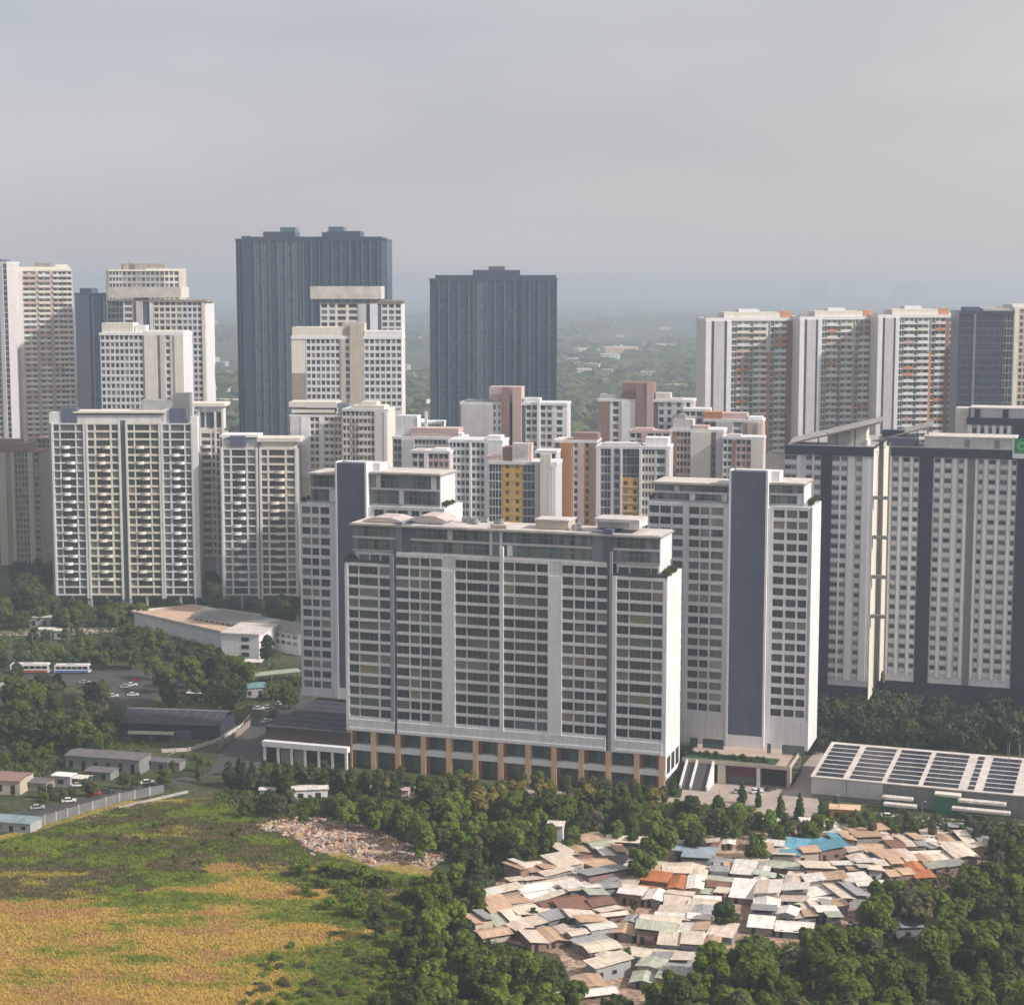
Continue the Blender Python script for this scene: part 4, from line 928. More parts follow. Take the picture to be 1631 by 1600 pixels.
tower('white slab block at the right flank of the pink blocks, before the cream end wall', 1150, 1216, 700, 770, 790, 12, 12, [(1151, 1166, 'W', 'pier_white', 2), (1166, 1172, 'P', 'brown_wall', 0.4), (1172, 1196, 'W', 'pink_wall', 3), (1196, 1215, 'P', 'cream_wall', 0.4)], body='lilac_wall', group=PK, roofs=[(1160, 1180, 692, 1, 8, 'lilac_wall')])
# --- orange balcony towers on the right
OR = 'orange and white balcony towers'
OC = ['pier_white', 'white_wall', 'orange_panel', 'cream_wall', 'pier_white', 'pier_white', 'pink_wall']
OC2 = ['pier_white', 'pier_white', 'white_wall', 'cream_wall']
def balcony_tower(label, off, s, Y, ptop, extra):
    X = lambda p: off + p * s
    return tower(label, X(0), X(150), ptop + 14, 720, Y, -6, 24,
      [(X(0), X(8), 'P', 'pier_white', 0.6), (X(8), X(14), 'P', 'slate_light', -0.2), (X(12), X(27), 'P', 'lilac_wall', 0.9), (X(27), X(31), 'P', 'slate_light', -0.2), (X(31), X(37), 'P', 'pier_white', 0.8), (X(38), X(46), 'G', 'pier_white', 2, 'pale_green_glass'), (X(46), X(64), 'B', OC, 1.1, 'pale_green_glass'), (X(64), X(70), 'G', 'pier_white', 1, 'pale_green_glass'), (X(70), X(90), 'B', OC2, 1.2, 'pale_green_glass'), (X(90), X(95), 'P', 'pink_wall' if extra else 'orange_panel', 0.5, 560), (X(95), X(101), 'G', 'pier_white', 1, 'pale_green_glass'), (X(101), X(118), 'B', OC, 1.1, 'pale_green_glass'), (X(118), X(126), 'P', 'brown_wall', 0.5), (X(126), X(136), 'W', 'cream_wall', 2), (X(136), X(141), 'P', 'cream_wall', 0.7), (X(141), X(150), 'P', 'lilac_wall', 0.4)],
      body='cream_wall', group=OR, fh=3.3,
      roofs=[(X(28), X(126), ptop, 1.5, 16, 'cream_wall'), (X(112), X(128), ptop - 1, 1.2, 14, 'orange_panel'), (X(4), X(26), ptop + 8, 2, 12, 'taupe_wall'), (X(128), X(150), ptop + 7, 2, 14, 'white_wall'), (X(50), X(80), ptop - 5, 5, 12, 'white_wall')], par=('pier_white', 1.6))
balcony_tower('orange and white balcony tower with grey blank flank, first beside the open green plain', 1123, 1.08, 960, 497, 0)
balcony_tower('orange and white balcony tower standing between its two look-alikes', 1272, 0.93, 950, 495, 1)
balcony_tower('orange and white balcony tower with a white crossbar, beside the slate glass tower', 1396, 0.90, 940, 492, 0)
tower('cream tower edge beside the slate glass tower, cut by the frame', 1612, 1700, 492, 680, 930, -6, 24, [(1613, 1620, 'P', 'cream_wall', 0.5), (1621, 1650, 'W', 'beige_wall', 4), (1650, 1700, 'B', 'cream_wall', 1.2)], body='cream_wall', roofs=[(1612, 1660, 484, 1, 14, 'cream_wall')])
# --- brown block on the far left
tower('taupe block with hipped brown roofs and cream columns at the frame edge', -60, 66, 720, 900, 1030, 3, 18,
      [(-58, 0, 'W', 'taupe_wall', 5), (0, 12, 'P', 'beige_wall', 0.7), (12, 20, 'P', 'taupe_wall', 0.1), (20, 25, 'P', 'beige_wall', 0.6), (25, 47, 'W', 'taupe_wall', 4, 0.6, 0.3), (47, 55, 'P', 'beige_wall', 0.8), (55, 65, 'W', 'taupe_wall', 1)],
      body='taupe_wall', roofs=[(-58, 42, 706, -1, 16, 'brown_wall'), (-40, 30, 700, 3, 12, 'brown_wall')], par=('brown_wall', 1.0))
tower('low grey block tucked between the taupe block and the white grid building', 62, 84, 700, 900, 1060, 3, 16, [(62, 84, 'W', 'taupe_wall', 3)], body='taupe_wall', par=('brown_wall', 1))
# ================================================================ ground, roads, low buildings
def sheet(name, px, z, m, kind='structure'):
    b = MB(); b.poly([ground(x, y, z) for x, y in px], m)
    o = link(name, b.mesh(name)); o['kind'] = kind
    return o
def ground_mat(name, stops, scale, detail=6, bump=0.0, scale2=0.0):
    m, t, b = nodes_of(name)
    b.inputs['Roughness'].default_value = 0.95; b.inputs['Specular IOR Level'].default_value = 0.1
    g = t.nodes.new('ShaderNodeNewGeometry')
    n = t.nodes.new('ShaderNodeTexNoise'); n.inputs['Scale'].default_value = scale; n.inputs['Detail'].default_value = detail; n.inputs['Roughness'].default_value = 0.62
    lk(t, g.outputs['Position'], n.inputs['Vector'])
    r = t.nodes.new('ShaderNodeValToRGB'); e = r.color_ramp.elements
    e[0].position = stops[0][0]; e[0].color = (*stops[0][1], 1); e[1].position = stops[1][0]; e[1].color = (*stops[1][1], 1)
    for p, c in stops[2:]:
        q = e.new(p); q.color = (*c, 1)
    lk(t, n.outputs['Fac'], r.inputs['Fac'])
    sock = r.outputs[0]
    if scale2:
        n2 = t.nodes.new('ShaderNodeTexNoise'); n2.inputs['Scale'].default_value = scale2; n2.inputs['Detail'].default_value = 4
        lk(t, g.outputs['Position'], n2.inputs['Vector'])
        mr = t.nodes.new('ShaderNodeMapRange'); mr.inputs['From Min'].default_value = 0.3; mr.inputs['From Max'].default_value = 0.7; mr.inputs['To Min'].default_value = 0.55; mr.inputs['To Max'].default_value = 1.4
        lk(t, n2.outputs['Fac'], mr.inputs['Value'])
        v = t.nodes.new('ShaderNodeVectorMath'); v.operation = 'SCALE'; lk(t, sock, v.inputs[0]); lk(t, mr.outputs[0], v.inputs['Scale']); sock = v.outputs[0]
    lk(t, sock, b.inputs['Base Color'])
    MATS[name] = m
ground_mat('land', [(0.30, (0.030, 0.045, 0.020)), (0.45, (0.050, 0.065, 0.028)), (0.56, (0.075, 0.085, 0.04)), (0.66, (0.13, 0.12, 0.075)), (0.75, (0.05, 0.06, 0.03))], 0.004, 8, scale2=0.06)
ground_mat('verge', [(0.30, (0.030, 0.040, 0.018)), (0.5, (0.055, 0.070, 0.028)), (0.64, (0.085, 0.085, 0.045)), (0.75, (0.11, 0.095, 0.07))], 0.06, 7, scale2=0.5)
ground_mat('soil', [(0.30, (0.11, 0.12, 0.03)), (0.45, (0.20, 0.17, 0.045)), (0.58, (0.30, 0.225, 0.07)), (0.70, (0.15, 0.15, 0.035))], 0.05, 8, scale2=0.7)
ground_mat('dirt', [(0.3, (0.22, 0.15, 0.115)), (0.5, (0.34, 0.24, 0.185)), (0.7, (0.44, 0.34, 0.27))], 0.2, 7, scale2=0.8)
G = 40000.0
gb = MB(); gb.poly([(-G, -2000, 0), (G, -2000, 0), (G, G, 0), (-G, G, 0)], 'land'); go = link('ground', gb.mesh('ground')); go['kind'] = 'structure'
sheet('verge', [(-500, 1700), (2200, 1700), (2200, 930), (-500, 930)], 0.02, 'verge')
sheet('field', [(-250, 1700), (700, 1700), (640, 1480), (700, 1390), (560, 1330), (430, 1290), (330, 1270), (200, 1275), (0, 1330), (-250, 1370)], 0.05, 'soil')
sheet('dump_ground', [(385, 1316), (440, 1310), (480, 1300), (540, 1312), (585, 1312), (640, 1340), (700, 1355), (712, 1366), (680, 1386), (640, 1372), (590, 1380), (545, 1356), (500, 1366), (478, 1340), (430, 1330)], 0.09, 'dirt')
sheet('village_ground', [(770, 1490), (790, 1405), (890, 1345), (1080, 1330), (1260, 1318), (1560, 1325), (1590, 1390), (1400, 1440), (1330, 1510), (1130, 1545), (1060, 1600), (930, 1610), (890, 1520)], 0.09, 'dirt')
sheet('street', [(405, 1262), (760, 1268), (1110, 1290), (1400, 1312), (1700, 1338), (1700, 1318), (1400, 1294), (1110, 1272), (760, 1252), (405, 1244)], 0.09, 'pavement')
sheet('forecourt', [(1080, 1292), (1090, 1240), (1255, 1244), (1300, 1195), (1330, 1195), (1300, 1262), (1310, 1296)], 0.13, 'pavement')
sheet('side_road', [(332, 1232), (352, 1196), (420, 1140), (455, 1108), (500, 1080), (500, 1110), (470, 1142), (440, 1180), (415, 1215), (395, 1240)], 0.09, 'asphalt')
sheet('bus_yard', [(10, 1072), (60, 1066), (150, 1058), (255, 1072), (300, 1085), (255, 1108), (200, 1128), (120, 1092), (30, 1085)], 0.09, 'asphalt')
sheet('canal_road', [(-60, 1342), (-60, 1312), (60, 1284), (150, 1263), (300, 1236), (360, 1230), (260, 1256), (60, 1312)], 0.09, 'asphalt')
sheet('far_road', [(-60, 1003), (130, 1000), (200, 996), (200, 1004), (130, 1010), (-60, 1013)], 0.09, 'pavement')
sheet('far_road', [(860, 654), (1060, 646), (1260, 640), (1260, 646), (1060, 656), (860, 664)], 0.3, 'pavement')

def low(name, label, cat, pl, pr, py, phi, D, group=None):
    """a low building whose near edge stands on the ground along picture row py"""
    g = ground(pl, py); b = Bld(name, label, cat, pl, pr, py, g.y, phi, D, group=group)
    return b

# dark garage roof beside the slab, with its white canopy band
mat('garage_brown', (0.055, 0.042, 0.038), var=0.2)
GA = low('garage', 'dark brown flat-roofed garage with white canopy band along the road', 'garage', 419, 553, 1214, 18.2, 46)
m = MB(); m.box(0, GA.L, 2.5, GA.D, 0, 11.6, 'garage_brown'); m.box(-0.3, GA.L, 0, 2.48, 5.6, 7.4, 'pier_white'); m.box(-0.3, 0.0, 2.5, GA.D * 0.3, 5.6, 7.4, 'white_wall'); part('wall', m, GA.root)
m = MB(); m.box(-0.3, GA.L - .02, 2.2, GA.D, 11.603, 12.1, 'roof_dark'); part('roof', m, GA.root)
for i in range(6):
    m = MB(); m.box(0, GA.L * 0.8, 0, 0.6, 0, 0.35, 'slate'); part('roof_rib', m, GA.root, (GA.L * 0.1, 6 + i * 6.5, 12.103))
for i in range(7):
    m = MB(); m.box(-0.4, 0.4, 0.1, 0.9, 0, 5.39, 'pier_white'); part('post', m, GA.root, (0.5 + i * (GA.L - 1) / 6, 0, 0))
for i in range(6):
    m = MB(); m.box(0.5, (GA.L - 1) / 6 - 0.5, 1.42, 1.49, 0.2, 5.0, 'taupe_wall' if i in (1, 2) else 'dark_void'); part('bay_door', m, GA.root, (0.5 + i * (GA.L - 1) / 6, 0, 0))

# hip-free pitched roof helper
def gable(b, x0, x1, y0, y1, ze, zr, m, ov=0.5, t=0.18, along='x', name='roof', parent=None):
    r = MB()
    if along == 'x':
        ym = (y0 + y1) / 2
        for ya, sg in ((y0 - ov, 1), (y1 + ov, -1)):
            dzo = (zr - ze) * ov / ((y1 - y0) / 2)
            P = [(x0 - ov, ya, ze - dzo), (x1 + ov, ya, ze - dzo), (x1 + ov, ym, zr), (x0 - ov, ym, zr)]
            if sg < 0: P = P[::-1]
            r.hexa(P + [(p[0], p[1], p[2] + t) for p in P], m)
    else:
        xm = (x0 + x1) / 2
        for xa, sg in ((x0 - ov, 1), (x1 + ov, -1)):
            dzo = (zr - ze) * ov / ((x1 - x0) / 2)
            P = [(xa, y0 - ov, ze - dzo), (xm, y0 - ov, zr), (xm, y1 + ov, zr), (xa, y1 + ov, ze - dzo)]
            if sg < 0: P = P[::-1]
            r.hexa(P + [(p[0], p[1], p[2] + t) for p in P], m)
    return part(name, r, parent or b.root)

mat('roof_midgrey', (0.21, 0.21, 0.215), var=0.15, grime=0.2)
# school-like hall: grey pitched wing, broad peach roof, white stair end
S = low('school', 'long white school wing with grey roof and white stair block among dark trees', 'school', 308, 476, 1012, 40, 16)
sw = S.L
m = MB(); m.box(0, sw, 0, 16, 0, 9.6, 'white_wall'); part('wall', m, S.root)
gable(S, 0, sw, 0, 16, 9.6, 12.2, 'roof_midgrey', 0.9)
g = MB(); g.box(0, 2.4, 0, 0.1, 0, 1.6, 'pale_glass'); gm = g.mesh('window')
for k in range(int(sw / 3.6)):
    for j in range(2): part('window', gm, S.root, (1.2 + k * 3.6, -0.12, 3.9 + j * 2.9))
def s_loc(p):
    v = Vector((p.x, p.y)) - S.O; return Vector((v.dot(S.ex), v.dot(S.ey)))
c1, c2 = s_loc(ground(353, 1049)), s_loc(ground(413, 1052)); ax_ = (c2 - c1).normalized(); bk = Vector((-ax_.y, ax_.x)) * 24
m = MB(); m.prism([c1, c2, c2 + bk, c1 + bk], 0, 11.0, 'pier_white'); part('stair_block', m, S.root)
m = MB(); m.prism([c1 - ax_ * .4 - bk * .02, c2 + ax_ * .4 - bk * .02, c2 + ax_ * .4 + bk, c1 - ax_ * .4 + bk], 11.003, 11.6, 'roof_pale'); part('block_roof', m, S.root)
ang_ = atan2(ax_.y, ax_.x)
for k in range(3):
    g = MB(); g.box(0, 3.4, -0.12, -0.01, 0, 1.7, 'dark_void'); w0 = c1 + ax_ * 9.2; part('window', g, S.root, (w0.x, w0.y, 1.6 + 3.3 * k), ang_)
SR = low('hall', 'low wide hall with pale peach roof in front of the white school', 'hall', 214, 352, 1030, 20, 26)
q = [ground(214, 1000, 0), ground(356, 1034, 0), ground(412, 1006, 0), ground(308, 990, 0)]
inv = Matrix.Rotation(SR.phi, 2)
qq = []
for p in q:
    v = Vector((p.x, p.y)) - SR.O; qq.append((v.dot(SR.ex), v.dot(SR.ey)))
m = MB(); m.prism(qq, 0, 7.2, 'white_wall'); part('wall', m, SR.root)
cq = Vector((sum(a for a, _ in qq) / 4, sum(c for _, c in qq) / 4))
big = [(cq.x + (a - cq.x) * 1.05, cq.y + (c - cq.y) * 1.05) for a, c in qq]
mat('peach_roof', (0.52, 0.37, 0.29), var=0.14, grime=0.2)
m = MB(); m.prism(big, 7.203, 7.7, 'peach_roof'); part('roof', m, SR.root)
m = MB(); 
for i in range(4):
    a, c = Vector(big[i]), Vector(big[(i + 1) % 4]); d = (c - a).normalized(); nrm = Vector((-d.y, d.x)) * 0.4
    m.prism([a, c, c + nrm, a + nrm], 7.703, 8.3, 'roof_pale')
part('parapet', m, SR.root)
# dark hall with ribbed roof
H1 = low('hall', 'long dark hall with low ribbed roof beside the canal', 'hall', 192, 345, 1172, 8, 22)
m = MB(); m.box(0, H1.L, 0, H1.D, 0, 5.2, 'navy'); part('wall', m, H1.root)
gable(H1, 0, H1.L, 0, H1.D, 5.2, 7.2, 'roof_dark', 1.0)
for i in range(9):
    m = MB(); m.hexa([(0, -0.9, 5.2), (0.25, -0.9, 5.2), (0.25, 11, 7.42), (0, 11, 7.42), (0, -0.9, 5.45), (0.25, -0.9, 5.45), (0.25, 11, 7.66), (0, 11, 7.66)], 'slate'); part('roof_rib', m, H1.root, (2 + i * (H1.L - 4) / 8, 0, 0))
m = MB(); m.box(-1.2, H1.L + 1.2, 10.6, 11.4, 7.45, 7.75, 'steel'); part('ridge_cap', m, H1.root)
m = MB(); m.box(H1.L * 0.6, H1.L * 0.75, -1.9, -0.02, 0, 3, 'slate'); part('porch', m, H1.root)
mat('roof_dkgrey', (0.13, 0.125, 0.13), var=0.2, grime=0.2)
# pale shelters and small sheds in the wooded quarter
def shed(label, pl, pr, py, phi, D, h, roofm, wallm='grey_wall', rise=0.5, along='x', open_=False, name='shed', cat='shed', group=None, ov=0.4):
    b = low(name, label, cat, pl, pr, py, phi, D, group)
    w = MB()
    if open_:
        for x in (0.2, b.L / 2, b.L - 0.2):
            for y in (0.2, D - 0.2): w.box(x - 0.12, x + 0.12, y - 0.12, y + 0.12, 0, h, 'steel')
    else:
        w.box(0, b.L, 0, D, 0, h, wallm)
        n = max(1, int(b.L / 4))
        for i in range(n): w.box(b.L * (i + 0.3) / n, b.L * (i + 0.62) / n, -0.06, -0.004, 0.2 if i % 2 else 1.1, h * 0.7, 'dark_void')
    part('wall' if not open_ else 'posts', w, b.root)
    gable(b, 0, b.L, 0, D, h, h + rise, roofm, ov, along=along)
    return b
mat('tin_white', (0.68, 0.64, 0.60), rough=0.5, var=0.1, grime=0.25, waves=1.2)
mat('tin_green', (0.30, 0.36, 0.29), rough=0.6, var=0.12, grime=0.3, waves=1.2)
mat('tin_bluegrey', (0.22, 0.30, 0.33), rough=0.6, var=0.15, grime=0.25, waves=1.2)
mat('tin_teal', (0.16, 0.33, 0.34), rough=0.6, var=0.12, grime=0.2, waves=1.2)
shed('pale covered walkway roof climbing beside the white flats', 388, 478, 1092, -28, 6, 3.5, 'tin_green', open_=True, name='covered_walkway', cat='canopy')
shed('small white canopy below the school stair end', 386, 416, 1066, 5, 6, 3.2, 'tin_white', open_=True, name='canopy', cat='canopy')
shed('teal-roofed shed at the bend of the side road', 390, 424, 1112, -15, 9, 4.0, 'tin_teal')
shed('white canopy roof behind the long dark hall', 299, 334, 1117, 5, 6, 3.4, 'tin_white', open_=True, name='canopy', cat='canopy')
shed('long pale shelter in front of the dark hall', 205, 275, 1180, 6, 3, 2.8, 'tin_green', open_=True, name='shelter', cat='shelter')
shed('grey-roofed house half hidden by trees at the frame edge', -40, 36, 1122, 8, 14, 5, 'roof_grey', 'beige_wall', 2.2)
shed('long grey shed roof behind the canal wall', 105, 222, 1226, 14, 9, 5.0, 'roof_dkgrey', 'midgrey_wall', 0.6)
shed('white gatehouse with flat cap beside the canal road', 84, 112, 1252, 14, 4, 3.6, 'pier_white', 'grey_wall', 0.2, name='gatehouse', cat='gatehouse')
shed('small open white canopy beside the gatehouse', 112, 137, 1252, 14, 4, 2.8, 'tin_white', open_=True, name='canopy', cat='canopy')
shed('beige shed with brown roof at the frame edge', -50, 32, 1262, 10, 10, 4.5, 'brown_wall', 'beige_wall', 0.8)
shed('pale blue tin-roofed shed at the near end of the canal wall', -50, 48, 1320, 14, 7, 3.0, 'tin_bluegrey', 'grey_wall', 0.4)
shed('white low kiosk among dark conical trees', 466, 522, 1276, -8, 5, 3.6, 'tin_white', 'white_wall', 0.4, name='kiosk', cat='kiosk')
shed('little white shed in the scrub below the conical trees', 414, 438, 1268, 3, 3, 2.2, 'tin_white', 'white_wall', 0.3)
shed('tan flat-roofed shed beside the street under trees', 590, 650, 1272, 5, 6, 3.0, 'pink_wall', 'pink_wall', 0.2)
shed('orange-fronted roadside stall beside the solar-roofed depot', 1322, 1368, 1306, 12, 5, 3.6, 'peach', 'ochre', 0.3, name='stall', cat='stall')
shed('small cream shed by the street behind the trees', 1216, 1246, 1322, 8, 4, 2.6, 'tin_white', 'cream_wall', 0.4)
shed('white two-storey cottage hidden in woods above the tin village', 872, 896, 1344, 10, 6, 5.5, 'tin_white', 'white_wall', 0.5, name='cottage', cat='house')
shed('cream pavilion roof far across the wooded plain beyond the yard', 170, 200, 1042, 5, 8, 3, 'tin_white', 'grey_wall', 1.0)
for i, (a, c, y) in enumerate(((60, 84, 1016), (86, 104, 1018))):
    shed(['white site hut on the edge of the far street', 'smaller white site hut beside a larger one on the far street'][i], a, c, y, 3, 5, 4, 'tin_white', 'grey_wall', 0.4)
shed('far grey garage with pale fascia below the white grid building', 46, 80, 1000, 0, 6, 5, 'roof_pale', 'grey_wall', 0.3)

shed('low dark-roofed store between the gatehouse and the long grey shed', 136, 176, 1240, 14, 6, 2.6, 'roof_dkgrey', 'midgrey_wall', 0.3)
shed('low dark lean-to beside the beige shed at the frame edge', 36, 74, 1258, 12, 6, 2.6, 'roof_dkgrey', 'taupe_wall', 0.3)
shed('long low dark roof along the canal road end', 228, 286, 1224, 14, 5, 2.8, 'roof_dkgrey', 'midgrey_wall', 0.4)
# concrete panel wall along the canal road
mat('wall_grey', (0.15, 0.155, 0.165), var=0.2, grime=0.25)
def panel_wall(label, pts, h, npanel, m_, cap='concrete', name='boundary_wall', thick=0.35):
    root = thing(name, label, 'wall', tuple(ground(*pts[0])))
    P = [ground(*p) for p in pts]; segs = []
    tot = sum((P[i + 1] - P[i]).length for i in range(len(P) - 1))
    for i in range(len(P) - 1):
        L = (P[i + 1] - P[i]).length; k = max(1, int(round(npanel * L / tot)))
        for j in range(k): segs.append((P[i].lerp(P[i + 1], j / k), P[i].lerp(P[i + 1], (j + 1) / k)))
    for a, c in segs:
        v = c - a; L = v.length; ang = atan2(v.y, v.x); loc = a - root.location
        b = MB(); b.box(0.22, L - 0.22, -thick / 2, thick / 2, 0, h, m_); part('panel', b, root, tuple(loc), ang)
        b = MB(); b.box(-0.2, 0.2, -thick / 2 - 0.08, thick / 2 + 0.08, 0, h + 0.25, cap); part('post', b, root, tuple(loc), ang)
    return root
panel_wall('grey concrete panel wall stepping along the canal road above the field', [(52, 1318), (125, 1296), (190, 1277), (262, 1262)], 2.7, 10, 'wall_grey', 'concrete')
panel_wall('low pale parapet curving down the side road bank', [(258, 1198), (300, 1196), (345, 1182), (385, 1158), (398, 1142)], 1.2, 14, 'roof_pale', name='road_parapet')
panel_wall('dark fence-like parapet beside the side road', [(350, 1192), (385, 1168), (402, 1152)], 2.2, 9, 'taupe_wall', 'taupe_wall', name='road_parapet')
panel_wall('low grey kerb wall at the upper edge of the dry field', [(190, 1288), (240, 1276), (300, 1262)], 0.8, 6, 'concrete', name='field_wall')
panel_wall('wall of old brown and cream panels behind the tin village', [(1395, 1345), (1440, 1346), (1495, 1350)], 3.2, 12, 'brown_wall', 'cream_wall')

# solar-roofed depot
D1 = low('depot', 'long white depot with rows of solar panels on its pale roof', 'depot', 1292, 1720, 1271, 20, 37)
hz = 6.6
m = MB(); m.box(0.4, D1.L, 0.6, D1.D, 0, hz, 'midgrey_wall'); part('wall', m, D1.root)
m = MB(); pr_ = D1.sx(1406, 1255); m.box(0, pr_, 0, 0.58, 1.6, hz + 0.2, 'lilac_wall'); m.box(pr_ * 0.49, pr_ * 0.5, -0.06, 0, 1.6, hz + 0.2, 'midgrey_wall'); part('fascia', m, D1.root)
rz0, rz1 = hz + 0.22, hz + 2.3
m = MB()
m.hexa([(-0.4, -0.2, rz0), (D1.L, -0.2, rz0), (D1.L, D1.D, rz1), (-0.4, D1.D, rz1), (-0.4, -0.2, rz0 + 0.3), (D1.L, -0.2, rz0 + 0.3), (D1.L, D1.D, rz1 + 0.3), (-0.4, D1.D, rz1 + 0.3)], 'roof_pale')
part('roof', m, D1.root)
slope = (rz1 - rz0) / (D1.D + 0.2)
for (p0, p1, skip) in ((1298, 1342, 0), (1352, 1404, 0), (1412, 1462, 0), (1470, 1526, 0), (1541, 1552, 2), (1566, 1614, 0), (1640, 1690, 0)):
    x0, x1 = D1.sx(p0, 1240), D1.sx(p1, 1240)
    for r_ in range(8):
        y0 = 1.2 + r_ * 4.3; zz = rz0 + 0.3 + slope * y0
        n = max(1, int((x1 - x0) / 3.4)); w = (x1 - x0) / n
        for k in range(n):
            key = ('sol', round(w, 2))
            if key not in D1.cache:
                b = MB(); b.hexa([(0.05, 0, 0.12), (w - 0.05, 0, 0.12), (w - 0.05, 3.1, 0.25), (0.05, 3.1, 0.25), (0.05, 0, 0.2), (w - 0.05, 0, 0.2), (w - 0.05, 3.1, 0.33), (0.05, 3.1, 0.33)], 'solar')
                D1.cache[key] = b.mesh('solar_panel')
            part('solar_panel', D1.cache[key], D1.root, (x0 + k * w, y0, zz))
m = MB(); xg0, xg1 = D1.sx(1490, 1270), D1.sx(1526, 1270); m.box(xg0, xg1, -3, 0.55, 0, 5.5, 'green_paint'); m.box(xg0, xg1 + 1, -3.4, 0.55, 5.5, 6.2, 'cream_wall'); part('green_kiosk', m, D1.root)
for (p0, p1, z_, d_) in ((1408, 1456, 3.2, -4), (1412, 1464, 1.9, -7), (1528, 1604, 4.4, -4), (1520, 1612, 2.6, -7)):
    m = MB(); q0, q1 = D1.sx(p0, 1275), D1.sx(p1, 1275); m.box(q0, q1, d_, d_ + 2.6, z_, z_ + 0.7, 'tin_white')
    for k in range(4): m.box(q0 + (q1 - q0) * k / 3.001, q0 + (q1 - q0) * k / 3.001 + 0.3, d_ + 0.2, d_ + 0.5, 0, z_ - .003, 'green_paint')
    part('awning', m, D1.root)
for p in (1595, 1612):
    m = MB(); x = D1.sx(p, 1200); m.tube((x, 30, rz1), (x, 30, rz1 + 7), 0.12, 0.08, 'steel'); part('mast', m, D1.root)

# lamp posts
lamp = None
for i, (px, py, h) in enumerate(((114, 1198, 9), (268, 1245, 9), (82, 1030, 8), (18, 1040, 9), (52, 1036, 8), (1146, 1298, 8), (1336, 1306, 8), (1468, 1316, 8))):
    g = ground(px, py)
    if lamp is None:
        lamp = thing('street_lamp', '', 'street lamp', tuple(g), 0.3, 'street lamps along the roads')
        b = MB(); b.tube((0, 0, 0), (0, 0, 9), 0.16, 0.09, 'steel', 8); part('pole', b, lamp)
        b = MB(); b.tube((0, 0, 8.9), (1.8, 0, 9.3), 0.07, 0.06, 'steel', 6); part('arm', b, lamp)
        b = MB(); b.box(1.6, 2.5, -0.18, 0.18, 9.22, 9.36, 'grey_wall'); part('lamp_head', b, lamp)
        o = lamp
    else: o = copy_tree(lamp, tuple(g), i * 0.7, (1, 1, h / 9))
    where = ['among the trees behind the long grey shed', 'rising beside the canal wall end', 'at the far street beside the site huts', 'at the frame edge by the far street', 'between site huts and frame edge', 'in front of the white-walled car ramp', 'beside the orange roadside stall', 'before the depot awnings'][i]
    o['label'] = 'slim grey street lamp ' + where

# vehicles
def car_proto(col):
    mat(f'car_paint_{len(MATS)}', col, rough=0.3, var=0.02, spec=0.5); pm = list(MATS)[-1]
    r = thing('parked_car', '', 'car', (0, 0, 0))
    b = MB(); b.profile([(-2.15, 0.35), (2.15, 0.35), (2.2, 0.7), (1.95, 0.88), (-2.1, 0.92), (-2.2, 0.7)], -0.86, 0.86, pm); part('body', b, r)
    b = MB(); b.profile([(-1.75, 0.92), (1.0, 0.89), (0.45, 1.36), (-1.25, 1.38)], -0.74, 0.74, 'car_glass'); part('cabin', b, r)
    b = MB(); b.profile([(-1.28, 1.383), (0.46, 1.365), (0.3, 1.45), (-1.1, 1.46)], -0.7, 0.7, pm); part('roof', b, r)
    w = MB(); w.tube((0, -0.12, 0), (0, 0.12, 0), 0.33, 0.33, 'tyre', 12); w.tube((0, -0.13, 0), (0, 0.13, 0), 0.18, 0.18, 'steel', 8); w = w.mesh('wheel')
    for x in (-1.35, 1.35):
        for y in (-0.8, 0.8): part('wheel', w, r, (x, y, 0.33))
    return r
CAR = {'white': (0.7, 0.7, 0.7), 'silver': (0.35, 0.36, 0.37), 'dark grey': (0.05, 0.052, 0.058), 'red': (0.30, 0.03, 0.025), 'black': (0.015, 0.015, 0.018)}
protos = {}
spots = [(425, 1150, 'white', 55, 'on the side road by the parapet'), (437, 1134, 'dark grey', 52, 'on the side road bend'), (431, 1142, 'black', 53, 'behind a white one on the side road'), (446, 1122, 'silver', 50, 'on the side road by the teal shed'), (412, 1130, 'white', 10, 'by the teal-roofed shed'), (428, 1128, 'silver', 12, 'beside the teal-roofed shed'), (400, 1128, 'dark grey', 12, 'in the gap below the teal shed'),
         (210, 1092, 'white', 15, 'in the bus yard'), (218, 1084, 'red', 12, 'in the bus yard'), (200, 1095, 'silver', 14, 'in the bus yard'), (136, 1096, 'dark grey', 5, 'in the bus yard near the buses'), (135, 1088, 'silver', 5, 'in the bus yard near the buses'), (180, 1110, 'white', 20, 'at the trees below the bus yard'), (212, 1108, 'white', 8, 'on the bus yard edge under trees'),
         (1205, 1262, 'white', 30, 'on the forecourt before the entrance'), (1228, 1258, 'dark grey', 35, 'on the forecourt before the entrance'), (1178, 1262, 'silver', 20, 'on the forecourt before the maroon band'),
         (1415, 1302, 'white', -13, 'on the street before the depot'), (1462, 1310, 'silver', -13, 'on the street before the depot'), (1545, 1312, 'white', -13, 'on the street before the awnings'), (1588, 1316, 'black', -13, 'on the street before the awnings'), (85, 1250, 'white', 15, 'beside the gatehouse'), (60, 1288, 'silver', 15, 'on the canal road by the pale tin shed'), (110, 1277, 'white', 15, 'on the canal road below the gatehouse'), (170, 1262, 'dark grey', 15, 'on the canal road below the dark store'), (150, 1266, 'red', 15, 'on the canal road behind the dark grey one'), (235, 1248, 'white', 15, 'on the canal road near the lamp'), (125, 1252, 'white', 15, 'under the gate canopy')]
